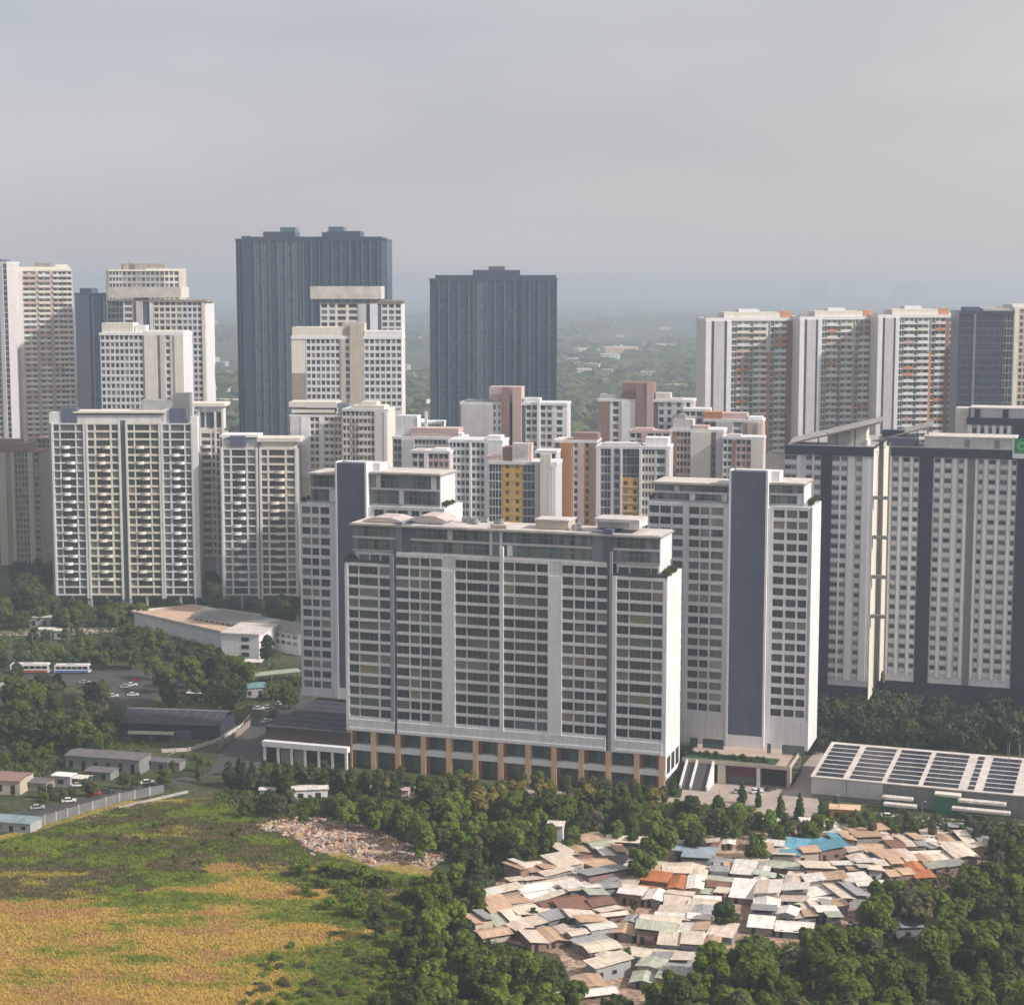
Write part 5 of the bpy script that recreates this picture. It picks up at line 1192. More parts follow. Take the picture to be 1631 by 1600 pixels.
for px, py, c, a, where in spots:
    g = ground(px, py, 0.12)
    if c not in protos: protos[c] = o = car_proto(CAR[c]); o.location = g; o.rotation_euler = (0, 0, RAD(a)); o['group'] = 'cars parked and driving'
    else: o = copy_tree(protos[c], tuple(g), RAD(a))
    label_later(o, f'{c} car {where}', 'car', 'cars parked and driving')

def bus(label, pl, pr, py, c1, c2):
    a, c = ground(pl, py), ground(pr, py); L = 12.5; ang = atan2(c.y - a.y, c.x - a.x)
    r = thing('parked_bus', label, 'bus', tuple((a + c) / 2 + Vector((0, 0, 0.12))), ang, 'buses in the yard')
    w = 1.25
    b = MB(); b.profile([(-L / 2, 0.45), (L / 2, 0.45), (L / 2 + 0.1, 1.2), (L / 2 - 0.12, 3.05), (L / 2 - 0.5, 3.3), (-L / 2 + 0.4, 3.3), (-L / 2, 3.0)], -w, w, c1); part('body', b, r)
    b = MB()
    for s_ in (-1, 1): b.box(-L / 2 + 0.3, L / 2 - 0.6, s_ * (w + 0.02) - 0.015, s_ * (w + 0.02) + 0.015, 0.55, 1.25, c2)
    part('stripe', b, r)
    for s_ in (-1, 1):
        for k in range(6):
            b = MB(); b.box(0, 1.7, -0.02, 0.02, 0, 0.95, 'car_glass'); part('window', b, r, (-L / 2 + 0.5 + k * 1.92, s_ * (w + 0.02), 1.65))
    b = MB(); b.hexa([(L / 2 + 0.105, -1.1, 1.3), (L / 2 + 0.12, -1.1, 1.3), (L / 2 + 0.12, 1.1, 1.3), (L / 2 + 0.105, 1.1, 1.3), (L / 2 - 0.07, -1.1, 2.85), (L / 2 - 0.05, -1.1, 2.85), (L / 2 - 0.05, 1.1, 2.85), (L / 2 - 0.07, 1.1, 2.85)], 'car_glass'); part('windscreen', b, r)
    b = MB(); b.box(-2, 1, -0.7, 0.7, 3.303, 3.5, 'grey_wall'); part('roof_unit', b, r)
    t = MB(); t.tube((0, -0.15, 0), (0, 0.15, 0), 0.48, 0.48, 'tyre', 12); t = t.mesh('wheel')
    for x in (-L / 2 + 2.6, L / 2 - 2.4):
        for y in (-1.12, 1.12): part('wheel', t, r, (x, y, 0.48))
    s_ = (c - a).length / L
    r.scale = (s_, s_, s_)
mat('bus_white', (0.72, 0.72, 0.71), rough=0.35, var=0.03); mat('bus_red', (0.36, 0.05, 0.03), rough=0.35, var=0.05); mat('bus_blue', (0.08, 0.13, 0.40), rough=0.35, var=0.05)
bus('white bus with red lower stripe in the yard', 18, 80, 1072, 'bus_white', 'bus_red')
bus('white bus with blue lower stripe in the yard', 88, 144, 1072, 'bus_white', 'bus_blue')

# ---------------------------------------------------------------- the tin-roofed village
TIN = {}
for nm, c, gr in (('cream', (0.70, 0.61, 0.51), .3), ('white', (0.78, 0.735, 0.70), .22), ('pinkish', (0.66, 0.545, 0.48), .3), ('tan', (0.54, 0.37, 0.26), .3), ('pale green', (0.42, 0.45, 0.37), .3), ('grey', (0.33, 0.33, 0.34), .3), ('rust red', (0.22, 0.115, 0.09), .35), ('orange', (0.46, 0.17, 0.075), .2), ('blue', (0.13, 0.34, 0.46), .12), ('pale blue', (0.30, 0.36, 0.42), .2)):
    mat('tin_' + nm, c, rough=0.5, var=0.12, grime=gr, obj_var=0.12, waves=1.3, scale=0.5); TIN[nm] = 'tin_' + nm
WALLS = ['grey_wall', 'midgrey_wall', 'midgrey_wall', 'brown_wall', 'beige_wall', 'taupe_wall', 'slate_light', 'brown_wall']
village_px = [(748, 1488), (782, 1430), (835, 1388), (885, 1362), (960, 1338), (985, 1372), (1065, 1385), (1085, 1345), (1160, 1345), (1200, 1372), (1250, 1325), (1345, 1318), (1420, 1345), (1530, 1328), (1572, 1352), (1570, 1390), (1480, 1402), (1395, 1412), (1392, 1445), (1335, 1462), (1335, 1490), (1260, 1490), (1140, 1500), (1115, 1560), (1060, 1580), (915, 1600), (925, 1520), (880, 1510), (800, 1500)]
vil = [ground(*p) for p in village_px]
def rotp(p, a): return Vector((p[0] * cos(a) - p[1] * sin(a), p[0] * sin(a) + p[1] * cos(a)))
cells = []
def split(x0, x1, y0, y1, q, rot):
    w, h = x1 - x0, y1 - y0
    if w * h < q.uniform(32, 115) or max(w, h) < 7:
        cells.append((x0, x1, y0, y1, rot)); return
    f = q.uniform(0.33, 0.67)
    if w > h * q.uniform(0.8, 1.6): split(x0, x0 + w * f, y0, y1, q, rot); split(x0 + w * f, x1, y0, y1, q, rot)
    else: split(x0, x1, y0, y0 + h * f, q, rot); split(x0, x1, y0 + h * f, y1, q, rot)
vq = random.Random(23)
def quarter(px):
    return 0 if px < 985 else (1 if px < 1270 else 2)
ROTS = [RAD(24), RAD(-14), RAD(8)]
for rot in ROTS:
    lv = [rotp(p, -rot) for p in vil]
    split(min(p.x for p in lv), max(p.x for p in lv), min(p.y for p in lv), max(p.y for p in lv), vq, rot)
special = [((1300, 1343), 'blue'), ((1275, 1352), 'blue'), ((1325, 1336), 'blue'), ((1300, 1480), 'orange'), ((1112, 1500), 'orange'), ((1060, 1402), 'orange'), ((880, 1440), 'rust red'), ((905, 1425), 'rust red'), ((1110, 1365), 'pale blue'), ((1150, 1372), 'grey'), ((1470, 1385), 'orange'), ((1400, 1350), 'tan'), ((1080, 1548), 'pale green'), ((970, 1580), 'pale green'), ((1070, 1530), 'grey'), ((770, 1475), 'tan'), ((960, 1400), 'grey'), ((1530, 1345), 'cream')]
HOUSES = []
def house(cx, cy, w, d, ang, roof_nm, q):
    h = q.choice([1.8, 2.0, 2.3, 2.6, 3.0, 3.4]); px, py = to_px((cx, cy, h))
    root = thing('tin_roof_house', '', 'house', (cx, cy, 0.09), ang)
    wm = q.choice(WALLS)
    b = MB(); b.box(-w / 2 + 0.35, w / 2 - 0.35, -d / 2 + 0.35, d / 2 - 0.35, 0, h, wm)
    style = q.random(); tm = TIN[roof_nm]; ov = q.uniform(0.3, 0.75)
    x0, x1, y0, y1 = -w / 2 + 0.3, w / 2 - 0.3, -d / 2 + 0.3, d / 2 - 0.3
    if style < 0.45:
        rise = (min(w, d) / 2) * q.uniform(0.12, 0.24); al = 'x' if w > d else 'y'
        if al == 'x': b.hexa([(x0 + .06, y0 + .06, h), (x1 - .06, y0 + .06, h), (x1 - .06, y1 - .06, h), (x0 + .06, y1 - .06, h), (x0 + .06, -0.05, h + rise - .06), (x1 - .06, -0.05, h + rise - .06), (x1 - .06, 0.05, h + rise - .06), (x0 + .06, 0.05, h + rise - .06)], wm)
        else: b.hexa([(x0 + .06, y0 + .06, h), (x1 - .06, y0 + .06, h), (x1 - .06, y1 - .06, h), (x0 + .06, y1 - .06, h), (-0.05, y0 + .06, h + rise - .06), (0.05, y0 + .06, h + rise - .06), (0.05, y1 - .06, h + rise - .06), (-0.05, y1 - .06, h + rise - .06)], wm)
        part('wall', b, root)
        gable(None, x0, x1, y0, y1, h, h + rise, tm, ov, 0.1, al, parent=root); form = 'pitched'
    else:
        part('wall', b, root)
        r = MB(); k = q.uniform(0.05, 0.16) * q.choice([-1, 1])
        al = q.random() < 0.5
        # lean-to sheets, sometimes two at different heights
        ns = 1 if style < 0.78 else 2
        for s_ in range(ns):
            a0 = x0 - ov + (x1 - x0 + 2 * ov) * s_ / ns; a1 = x0 - ov + (x1 - x0 + 2 * ov) * (s_ + 1) / ns - (0.05 if ns == 2 and s_ == 0 else 0)
            zz = h + 0.02 + s_ * q.uniform(0.2, 0.7); dd = abs(k) * (d if al else (a1 - a0))
            if al: zz4 = [zz, zz, zz + dd, zz + dd] if k > 0 else [zz + dd, zz + dd, zz, zz]
            else: zz4 = [zz, zz + dd, zz + dd, zz] if k > 0 else [zz + dd, zz, zz, zz + dd]
            P = [(a0, y0 - ov, zz4[0]), (a1, y0 - ov, zz4[1]), (a1, y1 + ov, zz4[2]), (a0, y1 + ov, zz4[3])]
            r2 = MB(); r2.hexa(P + [(p[0], p[1], p[2] + 0.1) for p in P], tm if s_ == 0 else TIN[q.choice(['cream', 'white', 'tan', 'grey'])])
            part('roof', r2, root)
        form = 'lean-to' if ns == 1 else 'two-level'
    for s_ in range(max(1, int(w / 4))):
        g = MB(); isd = s_ == 0
        g.box(0, 0.95 if isd else 1.2, -0.05, 0.05, 0, 2.0 if isd else 0.9, 'dark_void'); part('door' if isd else 'window', g, root, (-w / 2 + 1.2 + s_ * 3.4, -d / 2 + 0.35, 0.05 if isd else 1.2))
    HOUSES.append((root, roof_nm, form, px, py, w * d))
    return root
PLACED = []
for x0, x1, y0, y1, rot in cells:
    c = Vector(((x0 + x1) / 2, (y0 + y1) / 2)); wc = rotp(c, rot)
    if not inside(wc, vil): continue
    px, py = to_px((wc.x, wc.y, 3))
    if ROTS[quarter(px)] != rot: continue
    rad_ = 0.36 * min(x1 - x0, y1 - y0) + 0.10 * max(x1 - x0, y1 - y0)
    if any((wc.x - u) ** 2 + (wc.y - v) ** 2 < (rad_ + r_) ** 2 * 0.55 and rr != rot for u, v, r_, rr in PLACED): continue
    PLACED.append((wc.x, wc.y, rad_, rot))
    if vq.random() < 0.05 or (abs(px - 1155) < 26 and abs(py - 1452) < 24) or (abs(px - 1008) < 22 and abs(py - 1440) < 10): continue
    nm = None
    for (qx, qy), k in special:
        if abs(px - qx) < 22 and abs(py - qy) < 13: nm = k
    if nm is None:
        nm = vq.choices(['cream', 'white', 'pinkish', 'tan', 'pale green', 'grey', 'rust red'], [32, 36, 16, 6, 5, 6, 2] if px > 960 else [26, 14, 22, 20, 5, 6, 5])[0]
    house(wc.x + vq.uniform(-.3, .3), wc.y + vq.uniform(-.3, .3), (x1 - x0) - 0.2, (y1 - y0) - 0.2, rot + RAD(vq.uniform(-9, 9)), nm, vq)
for (px, py, w, d, nm, a) in ((1436, 1490, 9, 7, 'pale blue', 5), (1468, 1482, 7, 5, 'white', -10), (1605, 1590, 12, 8, 'tan', 0), (1000, 1352, 12, 6, 'cream', -10), (1586, 1540, 8, 6, 'grey', -30)):
    g = ground(px, py); house(g.x, g.y, w, d, RAD(a), nm, vq)
def where_in_village(px, py):
    L = [((1155, 1450), 'beside the round tree amid roofs'), ((1300, 1345), 'around the bright blue roofs'), ((1120, 1365), 'beside the wooded notch at the back'), ((1300, 1485), 'around the orange front-edge roof'), ((1115, 1495), 'beside the orange tarpaulin roof'), ((890, 1430), 'around the rust-red roof'), ((775, 1470), 'at the outer tip by field trees'), ((1060, 1545), 'at the lower end under trees'), ((970, 1590), 'at the very bottom edge'), ((1480, 1380), 'beside the orange-walled yard'), ((1540, 1350), 'at the corner by the far woods'), ((1400, 1345), 'before the brown panel wall'), ((960, 1365), 'at the back edge below the cottage'), ((1440, 1490), 'in the clearing among big trees'), ((1230, 1420), 'in the dense middle of the village'), ((1340, 1430), 'by big trees along the edge'), ((1000, 1470), 'in the dense lower middle'), ((1090, 1420), 'behind the round tree amid roofs'), ((1600, 1580), 'under trees at the bottom corner')]
    return min(L, key=lambda t: (t[0][0] - px) ** 2 + (2.2 * (t[0][1] - py)) ** 2)[1]
for root, nm, form, px, py, ar in HOUSES:
    size = 'small ' if ar < 55 else ('large ' if ar > 105 else '')
    label_later(root, f'{size}{nm} {form} tin roof house {where_in_village(px, py)}', 'house', 'tin-roofed village houses')

# rubbish heap
rb = MB(); rq = random.Random(5)
for nm_, c in (('rub_pink', (0.50, 0.32, 0.26)), ('rub_white', (0.55, 0.48, 0.44)), ('rub_red', (0.30, 0.13, 0.09)), ('rub_grey', (0.25, 0.24, 0.24)), ('rub_dark', (0.07, 0.06, 0.06)), ('rub_blue', (0.30, 0.28, 0.30)), ('rub_tan', (0.40, 0.28, 0.15))): mat(nm_, c, island_var=0.3)
rubbish_px = [(400, 1318), (440, 1308), (500, 1300), (545, 1318), (600, 1318), (640, 1345), (715, 1362), (690, 1384), (640, 1368), (590, 1376), (540, 1352), (495, 1364), (470, 1336), (430, 1326)]
rpoly = [ground(*p) for p in rubbish_px]
RX0, RX1 = min(p.x for p in rpoly), max(p.x for p in rpoly); RY0, RY1 = min(p.y for p in rpoly), max(p.y for p in rpoly)
cnt = 0
while cnt < 2300:
    x, y = rq.uniform(RX0, RX1), rq.uniform(RY0, RY1)
    if not inside((x, y), rpoly) or noise.noise((x * 0.12, y * 0.12, 8)) + rq.uniform(-.4, .4) < -0.02: continue
    cnt += 1
    s_ = rq.uniform(0.12, 0.7); h = rq.uniform(0.1, 0.7); hill = 0.9 * max(0, noise.noise((x * 0.15, y * 0.15, 3)))
    a = rq.uniform(0, pi); rb.box(-s_, s_, -s_ * rq.uniform(0.3, 0.9), s_ * 0.5, hill - 0.1, hill + h, rq.choice(['rub_pink', 'rub_pink', 'rub_pink', 'rub_white', 'rub_white', 'rub_red', 'rub_grey', 'rub_dark', 'rub_blue', 'rub_tan', 'rub_tan', 'rub_tan']), (x, y, a))
o = link('rubbish', rb.mesh('rubbish')); tag(o, 'spread of pink, white and rusty rubbish between field and trees', 'rubbish', None, 'stuff')
o.location.z = 0.1
# ================================================================ vegetation
def leaf(name, lo, hi, trans=0.25):
    m, t, b = nodes_of(name)
    b.inputs['Roughness'].default_value = 0.6; b.inputs['Specular IOR Level'].default_value = 0.25
    g = t.nodes.new('ShaderNodeNewGeometry'); oi = t.nodes.new('ShaderNodeObjectInfo')
    ad = t.nodes.new('ShaderNodeMath'); ad.operation = 'MULTIPLY_ADD'; ad.inputs[1].default_value = 0.6
    sc = t.nodes.new('ShaderNodeMath'); sc.operation = 'MULTIPLY'; sc.inputs[1].default_value = 0.4
    lk(t, oi.outputs['Random'], sc.inputs[0]); lk(t, g.outputs['Random Per Island'], ad.inputs[0]); lk(t, sc.outputs[0], ad.inputs[2])
    mx = t.nodes.new('ShaderNodeMixRGB'); mx.inputs['Color1'].default_value = (*lo, 1); mx.inputs['Color2'].default_value = (*hi, 1)
    lk(t, ad.outputs[0], mx.inputs['Fac']); lk(t, mx.outputs[0], b.inputs['Base Color'])
    tr = t.nodes.new('ShaderNodeBsdfTranslucent'); lk(t, mx.outputs[0], tr.inputs['Color'])
    ms = t.nodes.new('ShaderNodeMixShader'); ms.inputs['Fac'].default_value = trans
    out = t.nodes['Material Output']
    lk(t, b.outputs[0], ms.inputs[1]); lk(t, tr.outputs[0], ms.inputs[2]); lk(t, ms.outputs[0], out.inputs['Surface'])
    MATS[name] = m
leaf('leaf_dark', (0.036, 0.064, 0.016), (0.100, 0.142, 0.027), 0.5)
leaf('leaf_mid', (0.065, 0.104, 0.016), (0.160, 0.215, 0.030), 0.5)
leaf('leaf_bright', (0.090, 0.155, 0.018), (0.200, 0.285, 0.034), 0.45)
leaf('leaf_olive', (0.060, 0.064, 0.026), (0.115, 0.110, 0.045))
leaf('leaf_yellow', (0.12, 0.11, 0.025), (0.26, 0.22, 0.035))
leaf('grass_straw', (0.52, 0.345, 0.085), (0.68, 0.47, 0.13), 0.3)
leaf('grass_rust', (0.46, 0.27, 0.105), (0.60, 0.37, 0.155), 0.3)
leaf('grass_olive', (0.34, 0.29, 0.045), (0.46, 0.39, 0.07), 0.3)
leaf('grass_green', (0.15, 0.21, 0.022), (0.23, 0.30, 0.036), 0.3)
leaf('scrub_brown', (0.10, 0.085, 0.042), (0.17, 0.135, 0.07), 0.2)  # dull scrub of the upper field, its cloud shadow put into the colour too
leaf('blossom', (0.20, 0.03, 0.10), (0.30, 0.06, 0.16), 0.1)

def rand_dir(q):
    while True:
        v = Vector((q.uniform(-1, 1), q.uniform(-1, 1), q.uniform(-1, 1)))
        if 0.05 < v.length < 1: return v.normalized()
def leaf_quad(b, p, nrm, s, q, m):
    a = nrm.orthogonal().normalized(); c = nrm.cross(a); t = q.uniform(0, 2 * pi)
    u = (a * cos(t) + c * sin(t)) * s; v = (c * cos(t) - a * sin(t)) * s * q.uniform(0.45, 0.8)
    bend = nrm * s * q.uniform(-0.25, 0.25)
    b.poly([p - u - v * 0.3, p - v + bend, p + u - v * 0.2, p + u * 0.5 + v, p - u * 0.6 + v * 0.8 + bend], m)
def crown_mesh(seed, kind, leafm, n=1500, ls=0.36):
    """leaf-sized faces gathered in clumps through the crown's volume; unit tree: height 10, crown radius about 4"""
    q = random.Random(seed); b = MB(); lobes = []
    if kind == 'broad':
        for i in range(24):
            a = q.uniform(0, 2 * pi); r = 3.5 * q.random() ** 0.6
            lobes.append((Vector((r * cos(a), r * sin(a), q.uniform(4.6, 9.0) - r * 0.5)), q.uniform(0.75, 1.5)))
    elif kind == 'round':
        for i in range(20):
            a = q.uniform(0, 2 * pi); z = q.uniform(2.8, 9.0); r = q.uniform(0.2, 2.5) * (1.15 - 0.06 * z)
            lobes.append((Vector((r * cos(a), r * sin(a), z)), q.uniform(0.8, 1.45)))
    elif kind == 'cone':
        for i in range(12):
            z = 1.2 + 8.0 * i / 12; a = q.uniform(0, 2 * pi); w = 1.55 * (1 - (z / 10.2) ** 1.5)
            lobes.append((Vector((0.3 * w * cos(a), 0.3 * w * sin(a), z)), max(0.35, w)))
    elif kind == 'shrub':
        for i in range(8):
            a = q.uniform(0, 2 * pi); r = q.uniform(0, 3.2)
            lobes.append((Vector((r * cos(a), r * sin(a), q.uniform(0.9, 4.2) - r * 0.35)), q.uniform(1.3, 2.2)))
    elif kind == 'spray':          # banana- or cane-like upright leaves
        for i in range(70):
            a = q.uniform(0, 2 * pi); r0 = q.uniform(0, 1.4); lean = q.uniform(1.2, 4.2); h = q.uniform(5, 10)
            base = Vector((r0 * cos(a * 1.7), r0 * sin(a * 1.7), 0.5)); d = Vector((cos(a), sin(a), 0)); side = Vector((-sin(a), cos(a), 0)) * q.uniform(0.25, 0.6)
            p1 = base + d * lean * 0.35 + Vector((0, 0, h * 0.75)); p2 = base + d * lean + Vector((0, 0, h * q.uniform(0.6, 0.95)))
            b.poly([base - side * 0.3, base + side * 0.3, p1 + side, p1 - side], leafm); b.poly([p1 - side, p1 + side, p2], leafm)
        return b.mesh('crown')
    tot = sum(r * r for _, r in lobes)
    for c, r in lobes:
        for i in range(int(n * r * r / tot)):
            d = rand_dir(q)
            if d.z < -0.35 and q.random() < 0.6: d.z = -d.z
            bump = 1 + 0.38 * noise.noise(c * 3 + d * 1.9)
            p = c + d * r * bump * (q.random() ** 0.16)
            leaf_quad(b, p, (d + rand_dir(q) * 0.6 + Vector((0, 0, 0.5))).normalized(), ls * q.uniform(0.6, 1.35), q, leafm)
    return b.mesh('crown')
def trunk_mesh(seed, kind):
    q = random.Random(seed); b = MB()
    if kind in ('shrub', 'spray'):
        for i in range(4): b.tube((0, 0, -0.1), (q.uniform(-1, 1), q.uniform(-1, 1), 2.2), 0.12, 0.05, 'trunk', 5)
        return b.mesh('stem')
    h = 9 if kind == 'cone' else 5.0
    b.tube((0, 0, -0.2), (q.uniform(-.3, .3), q.uniform(-.3, .3), h), 0.34, 0.12, 'trunk', 7)
    if kind != 'cone':
        for i in range(6):
            a = q.uniform(0, 2 * pi); z = q.uniform(2.2, 4.2)
            b.tube((0, 0, z), (2.4 * cos(a), 2.4 * sin(a), z + q.uniform(1.6, 3.2)), 0.16, 0.05, 'trunk', 5)
    return b.mesh('trunk')
CROWNS = {}
def proto(kind, leafm, v):
    k = (kind, leafm, v)
    if k not in CROWNS:
        n = {'broad': 2600, 'round': 2000, 'cone': 900, 'shrub': 800, 'spray': 0}[kind]
        CROWNS[k] = (crown_mesh(hash(kind) % 97 * 0 + len(CROWNS) + 11, kind, leafm, n, 0.50 if kind in ('broad', 'round') else 0.40), trunk_mesh(v + 5, kind))
    return CROWNS[k]
tq = random.Random(77)
TREES = []
def tree(px, py, h, kind, leafm, label, group, unique=False, base=False, squash=1.0):
    """a tree whose crown centre is seen at picture point (px, py)"""
    cz = {'broad': 0.62, 'round': 0.6, 'cone': 0.45, 'shrub': 0.3, 'spray': 0.5}[kind] * h
    g = ground(px, py, 0 if base else cz); g.z = 0
    cm, tm = proto(kind, leafm, tq.randrange(3))
    cat = 'shrub' if kind in ('shrub', 'spray') else 'tree'
    nm = {'broad': 'broad_tree', 'round': 'round_tree', 'cone': 'conical_tree', 'shrub': 'shrub', 'spray': 'broadleaf_shrub'}[kind]
    r = thing(nm, label, cat, tuple(g), tq.uniform(0, 6.28), group)
    if kind == 'spray': squash = 1.9
    s = h / 10; r.scale = (s * squash * tq.uniform(0.9, 1.12), s * squash * tq.uniform(0.9, 1.12), s)
    link('crown', cm, r); link('stem' if cat == 'shrub' else 'trunk', tm, r)
    TREES.append((g.x, g.y, h * 0.38 * squash))
    if not unique: DEFER.append((r, label))
    return r
def scatter(poly, n, hs, kinds, label, group, gap=0.62, tries=60, squash=1.0):
    """trees filling a patch of the picture; label names the patch, the tree's own look is added"""
    X0, X1 = min(p[0] for p in poly), max(p[0] for p in poly); Y0, Y1 = min(p[1] for p in poly), max(p[1] for p in poly)
    done_ = 0
    for i in range(n * tries):
        if done_ >= n: break
        px, py = tq.uniform(X0, X1), tq.uniform(Y0, Y1)
        if not inside((px, py), poly): continue
        h = tq.uniform(*hs); k, lm, look = tq.choice(kinds)
        g = ground(px, py, 0.5 * h)
        if any((g.x - a) ** 2 + (g.y - c) ** 2 < ((h * 0.38 + r) * gap) ** 2 for a, c, r in TREES): continue
        size = 'small ' if h < hs[0] + (hs[1] - hs[0]) * 0.33 else ('tall ' if h > hs[0] + (hs[1] - hs[0]) * 0.7 else '')
        tree(px, py, h, k, lm, f'{size}{look} {label}', group, squash=squash); done_ += 1
BD = ('broad', 'leaf_dark', 'dark green spreading tree'); BM = ('broad', 'leaf_mid', 'mid green spreading tree'); RD = ('round', 'leaf_dark', 'dark green rounded tree'); RM = ('round', 'leaf_mid', 'mid green rounded tree')
RB = ('round', 'leaf_bright', 'bright green rounded tree'); BB = ('broad', 'leaf_bright', 'bright green spreading tree'); RO = ('round', 'leaf_olive', 'olive brown rounded tree'); CO = ('cone', 'leaf_dark', 'dark conical tree')
# trees one can point at
tree(690, 1262, 15, 'broad', 'leaf_dark', 'big dark tree in front of the peach columns', 'trees before the long slab', True)
tree(765, 1268, 12, 'broad', 'leaf_yellow', 'yellow-blossomed broad tree in front of the peach columns', 'trees before the long slab', True)
tree(800, 1262, 10, 'broad', 'leaf_yellow', 'smaller yellow-tinged tree beside the yellow-blossomed one', 'trees before the long slab', True)
tree(672, 1322, 11, 'round', 'leaf_olive', 'olive brown round tree at the upper end of the rubbish', 'trees before the long slab', True)
tree(1155, 1450, 9.5, 'round', 'leaf_dark', 'round dark tree standing alone amid the tin roofs', 'trees in the tin village', True)
tree(1010, 1438, 4.5, 'round', 'leaf_olive', 'small olive tree in a yard amid the tin roofs', 'trees in the tin village', True)
tree(1448, 1436, 14, 'broad', 'leaf_olive', 'broad olive brown tree at the village edge', 'big trees below the tin village', True, squash=1.15)
tree(1205, 1346, 10, 'round', 'leaf_mid', 'round green tree filling the notch beside the bright blue roofs', 'trees in the tin village', True)
tree(598, 1462, 9, 'round', 'leaf_dark', 'upright dark tree on bare ground at the field edge', 'trees along the field', True)
tree(1482, 1512, 4, 'shrub', 'blossom', 'magenta-flowering bush beside the pale clearing house', 'big trees below the tin village', True)
tree(425, 1032, 13, 'round', 'leaf_dark', 'dark round tree against the white school end', 'trees of the wooded quarter', True)
tree(1048, 1330, 15, 'broad', 'leaf_mid', 'large green tree behind the cream roof at the village back', 'trees in the tin village', True)
tree(1022, 1368, 11, 'broad', 'leaf_mid', 'spreading tree hanging over the village back roofs', 'trees in the tin village', True)
for px, py, h in ((905, 1470, 4), (850, 1455, 4), (1000, 1520, 5), (1065, 1480, 4), (1240, 1400, 4.5), (1330, 1395, 4.5), (1270, 1450, 4), (935, 1385, 4.5), (1420, 1385, 4), (1120, 1410, 4)):
    tree(px, py, h, 'round', tq.choice(['leaf_mid', 'leaf_dark', 'leaf_olive']), 'small tree poking up between the tin roofs', 'trees in the tin village')
# conical trees along the street
for px, py, h in ((365, 1232, 8), (384, 1228, 9), (402, 1236, 9), (421, 1232, 8), (440, 1238, 9), (458, 1240, 10), (476, 1236, 9), (497, 1240, 9), (518, 1238, 10), (536, 1242, 9), (558, 1246, 9), (580, 1248, 8), (603, 1250, 9), (628, 1252, 8)):
    tree(px, py, h * 1.25, 'cone', 'leaf_dark', 'dark conical tree along the street by the garage canopy', 'conical street trees by the garage', squash=1.45)
for px, py, h in ((1072, 1248, 8), (1182, 1262, 8), (1208, 1270, 7), (1243, 1284, 9), (1274, 1283, 9), (1308, 1286, 8), (1332, 1282, 7)):
    tree(px, py, h, 'cone', 'leaf_mid' if px % 2 else 'leaf_dark', 'slim conical tree along the forecourt', 'conical trees of the forecourt', squash=1.1)
scatter([(1340, 1292), (1640, 1316), (1640, 1334), (1340, 1316)], 26, (4.5, 7.5), [CO, RM, RO], 'along the street before the depot', 'street trees before the depot', 0.45)
scatter([(560, 1228), (800, 1238), (1060, 1252), (1060, 1268), (800, 1258), (560, 1248)], 34, (5.5, 9.5), [RD, RM, BD, RO, ('broad', 'leaf_yellow', 'yellow-green spreading tree')], 'along the foot of the long slab', 'trees at the foot of the slab', 0.5)
# strip between the slab and the village
scatter([(540, 1262), (760, 1255), (1080, 1268), (1200, 1285), (1200, 1325), (1060, 1352), (960, 1330), (870, 1370), (770, 1395), (700, 1350), (640, 1320), (540, 1300)], 82, (5.5, 12), [BD, RD, BM, RM, BM, RM, RO, RB, BB], 'in the strip between slab and tin roofs', 'trees of the green strip', 0.55)
scatter([(690, 1318), (850, 1322), (850, 1350), (720, 1350)], 9, (7, 10), [BB, RB], 'in the green strip above the rubbish end', 'trees of the green strip', 0.5)
scatter([(380, 1255), (560, 1268), (540, 1300), (440, 1296), (380, 1278)], 16, (4, 8), [RD, RM, RO], 'on the bank below the conical trees', 'trees below the conical row', 0.5)
scatter([(1200, 1300), (1330, 1312), (1450, 1330), (1330, 1322), (1240, 1330)], 12, (5, 8), [RM, RO, RB], 'in the strip behind the bright blue roofs', 'trees of the green strip', 0.5)
# between field and village, and below
scatter([(650, 1425), (700, 1395), (745, 1395), (775, 1415), (735, 1480), (770, 1530), (900, 1545), (925, 1600), (600, 1620), (620, 1540), (640, 1490)], 58, (5, 11), [BM, RM, BD, BB, RB, RM, RB], 'between the dry field and the tin village', 'trees between field and village', 0.56)
scatter([(1110, 1540), (1150, 1510), (1270, 1500), (1340, 1480), (1400, 1500), (1631, 1520), (1660, 1600), (1660, 1640), (1040, 1640), (1050, 1590)], 60, (8, 15), [BD, BM, RM, BM, RO, BB], 'in the grove below the tin village', 'big trees below the tin village', 0.55)
scatter([(1395, 1425), (1500, 1412), (1580, 1390), (1660, 1360), (1660, 1530), (1540, 1520), (1500, 1470), (1400, 1460)], 34, (9, 14), [BD, BM, BB, RM], 'on the wooded edge beyond the tin village', 'big trees below the tin village', 0.55)
scatter([(1560, 1320), (1660, 1325), (1660, 1375), (1590, 1370)], 10, (7, 11), [BD, RM, RO], 'in the corner woods behind the tin village', 'big trees below the tin village', 0.55)
scatter([(900, 1575), (1060, 1600), (1060, 1640), (700, 1650), (700, 1600)], 16, (7, 11), [BD, BM, BB], 'at the lower frame edge before tin roofs', 'trees between field and village', 0.5)
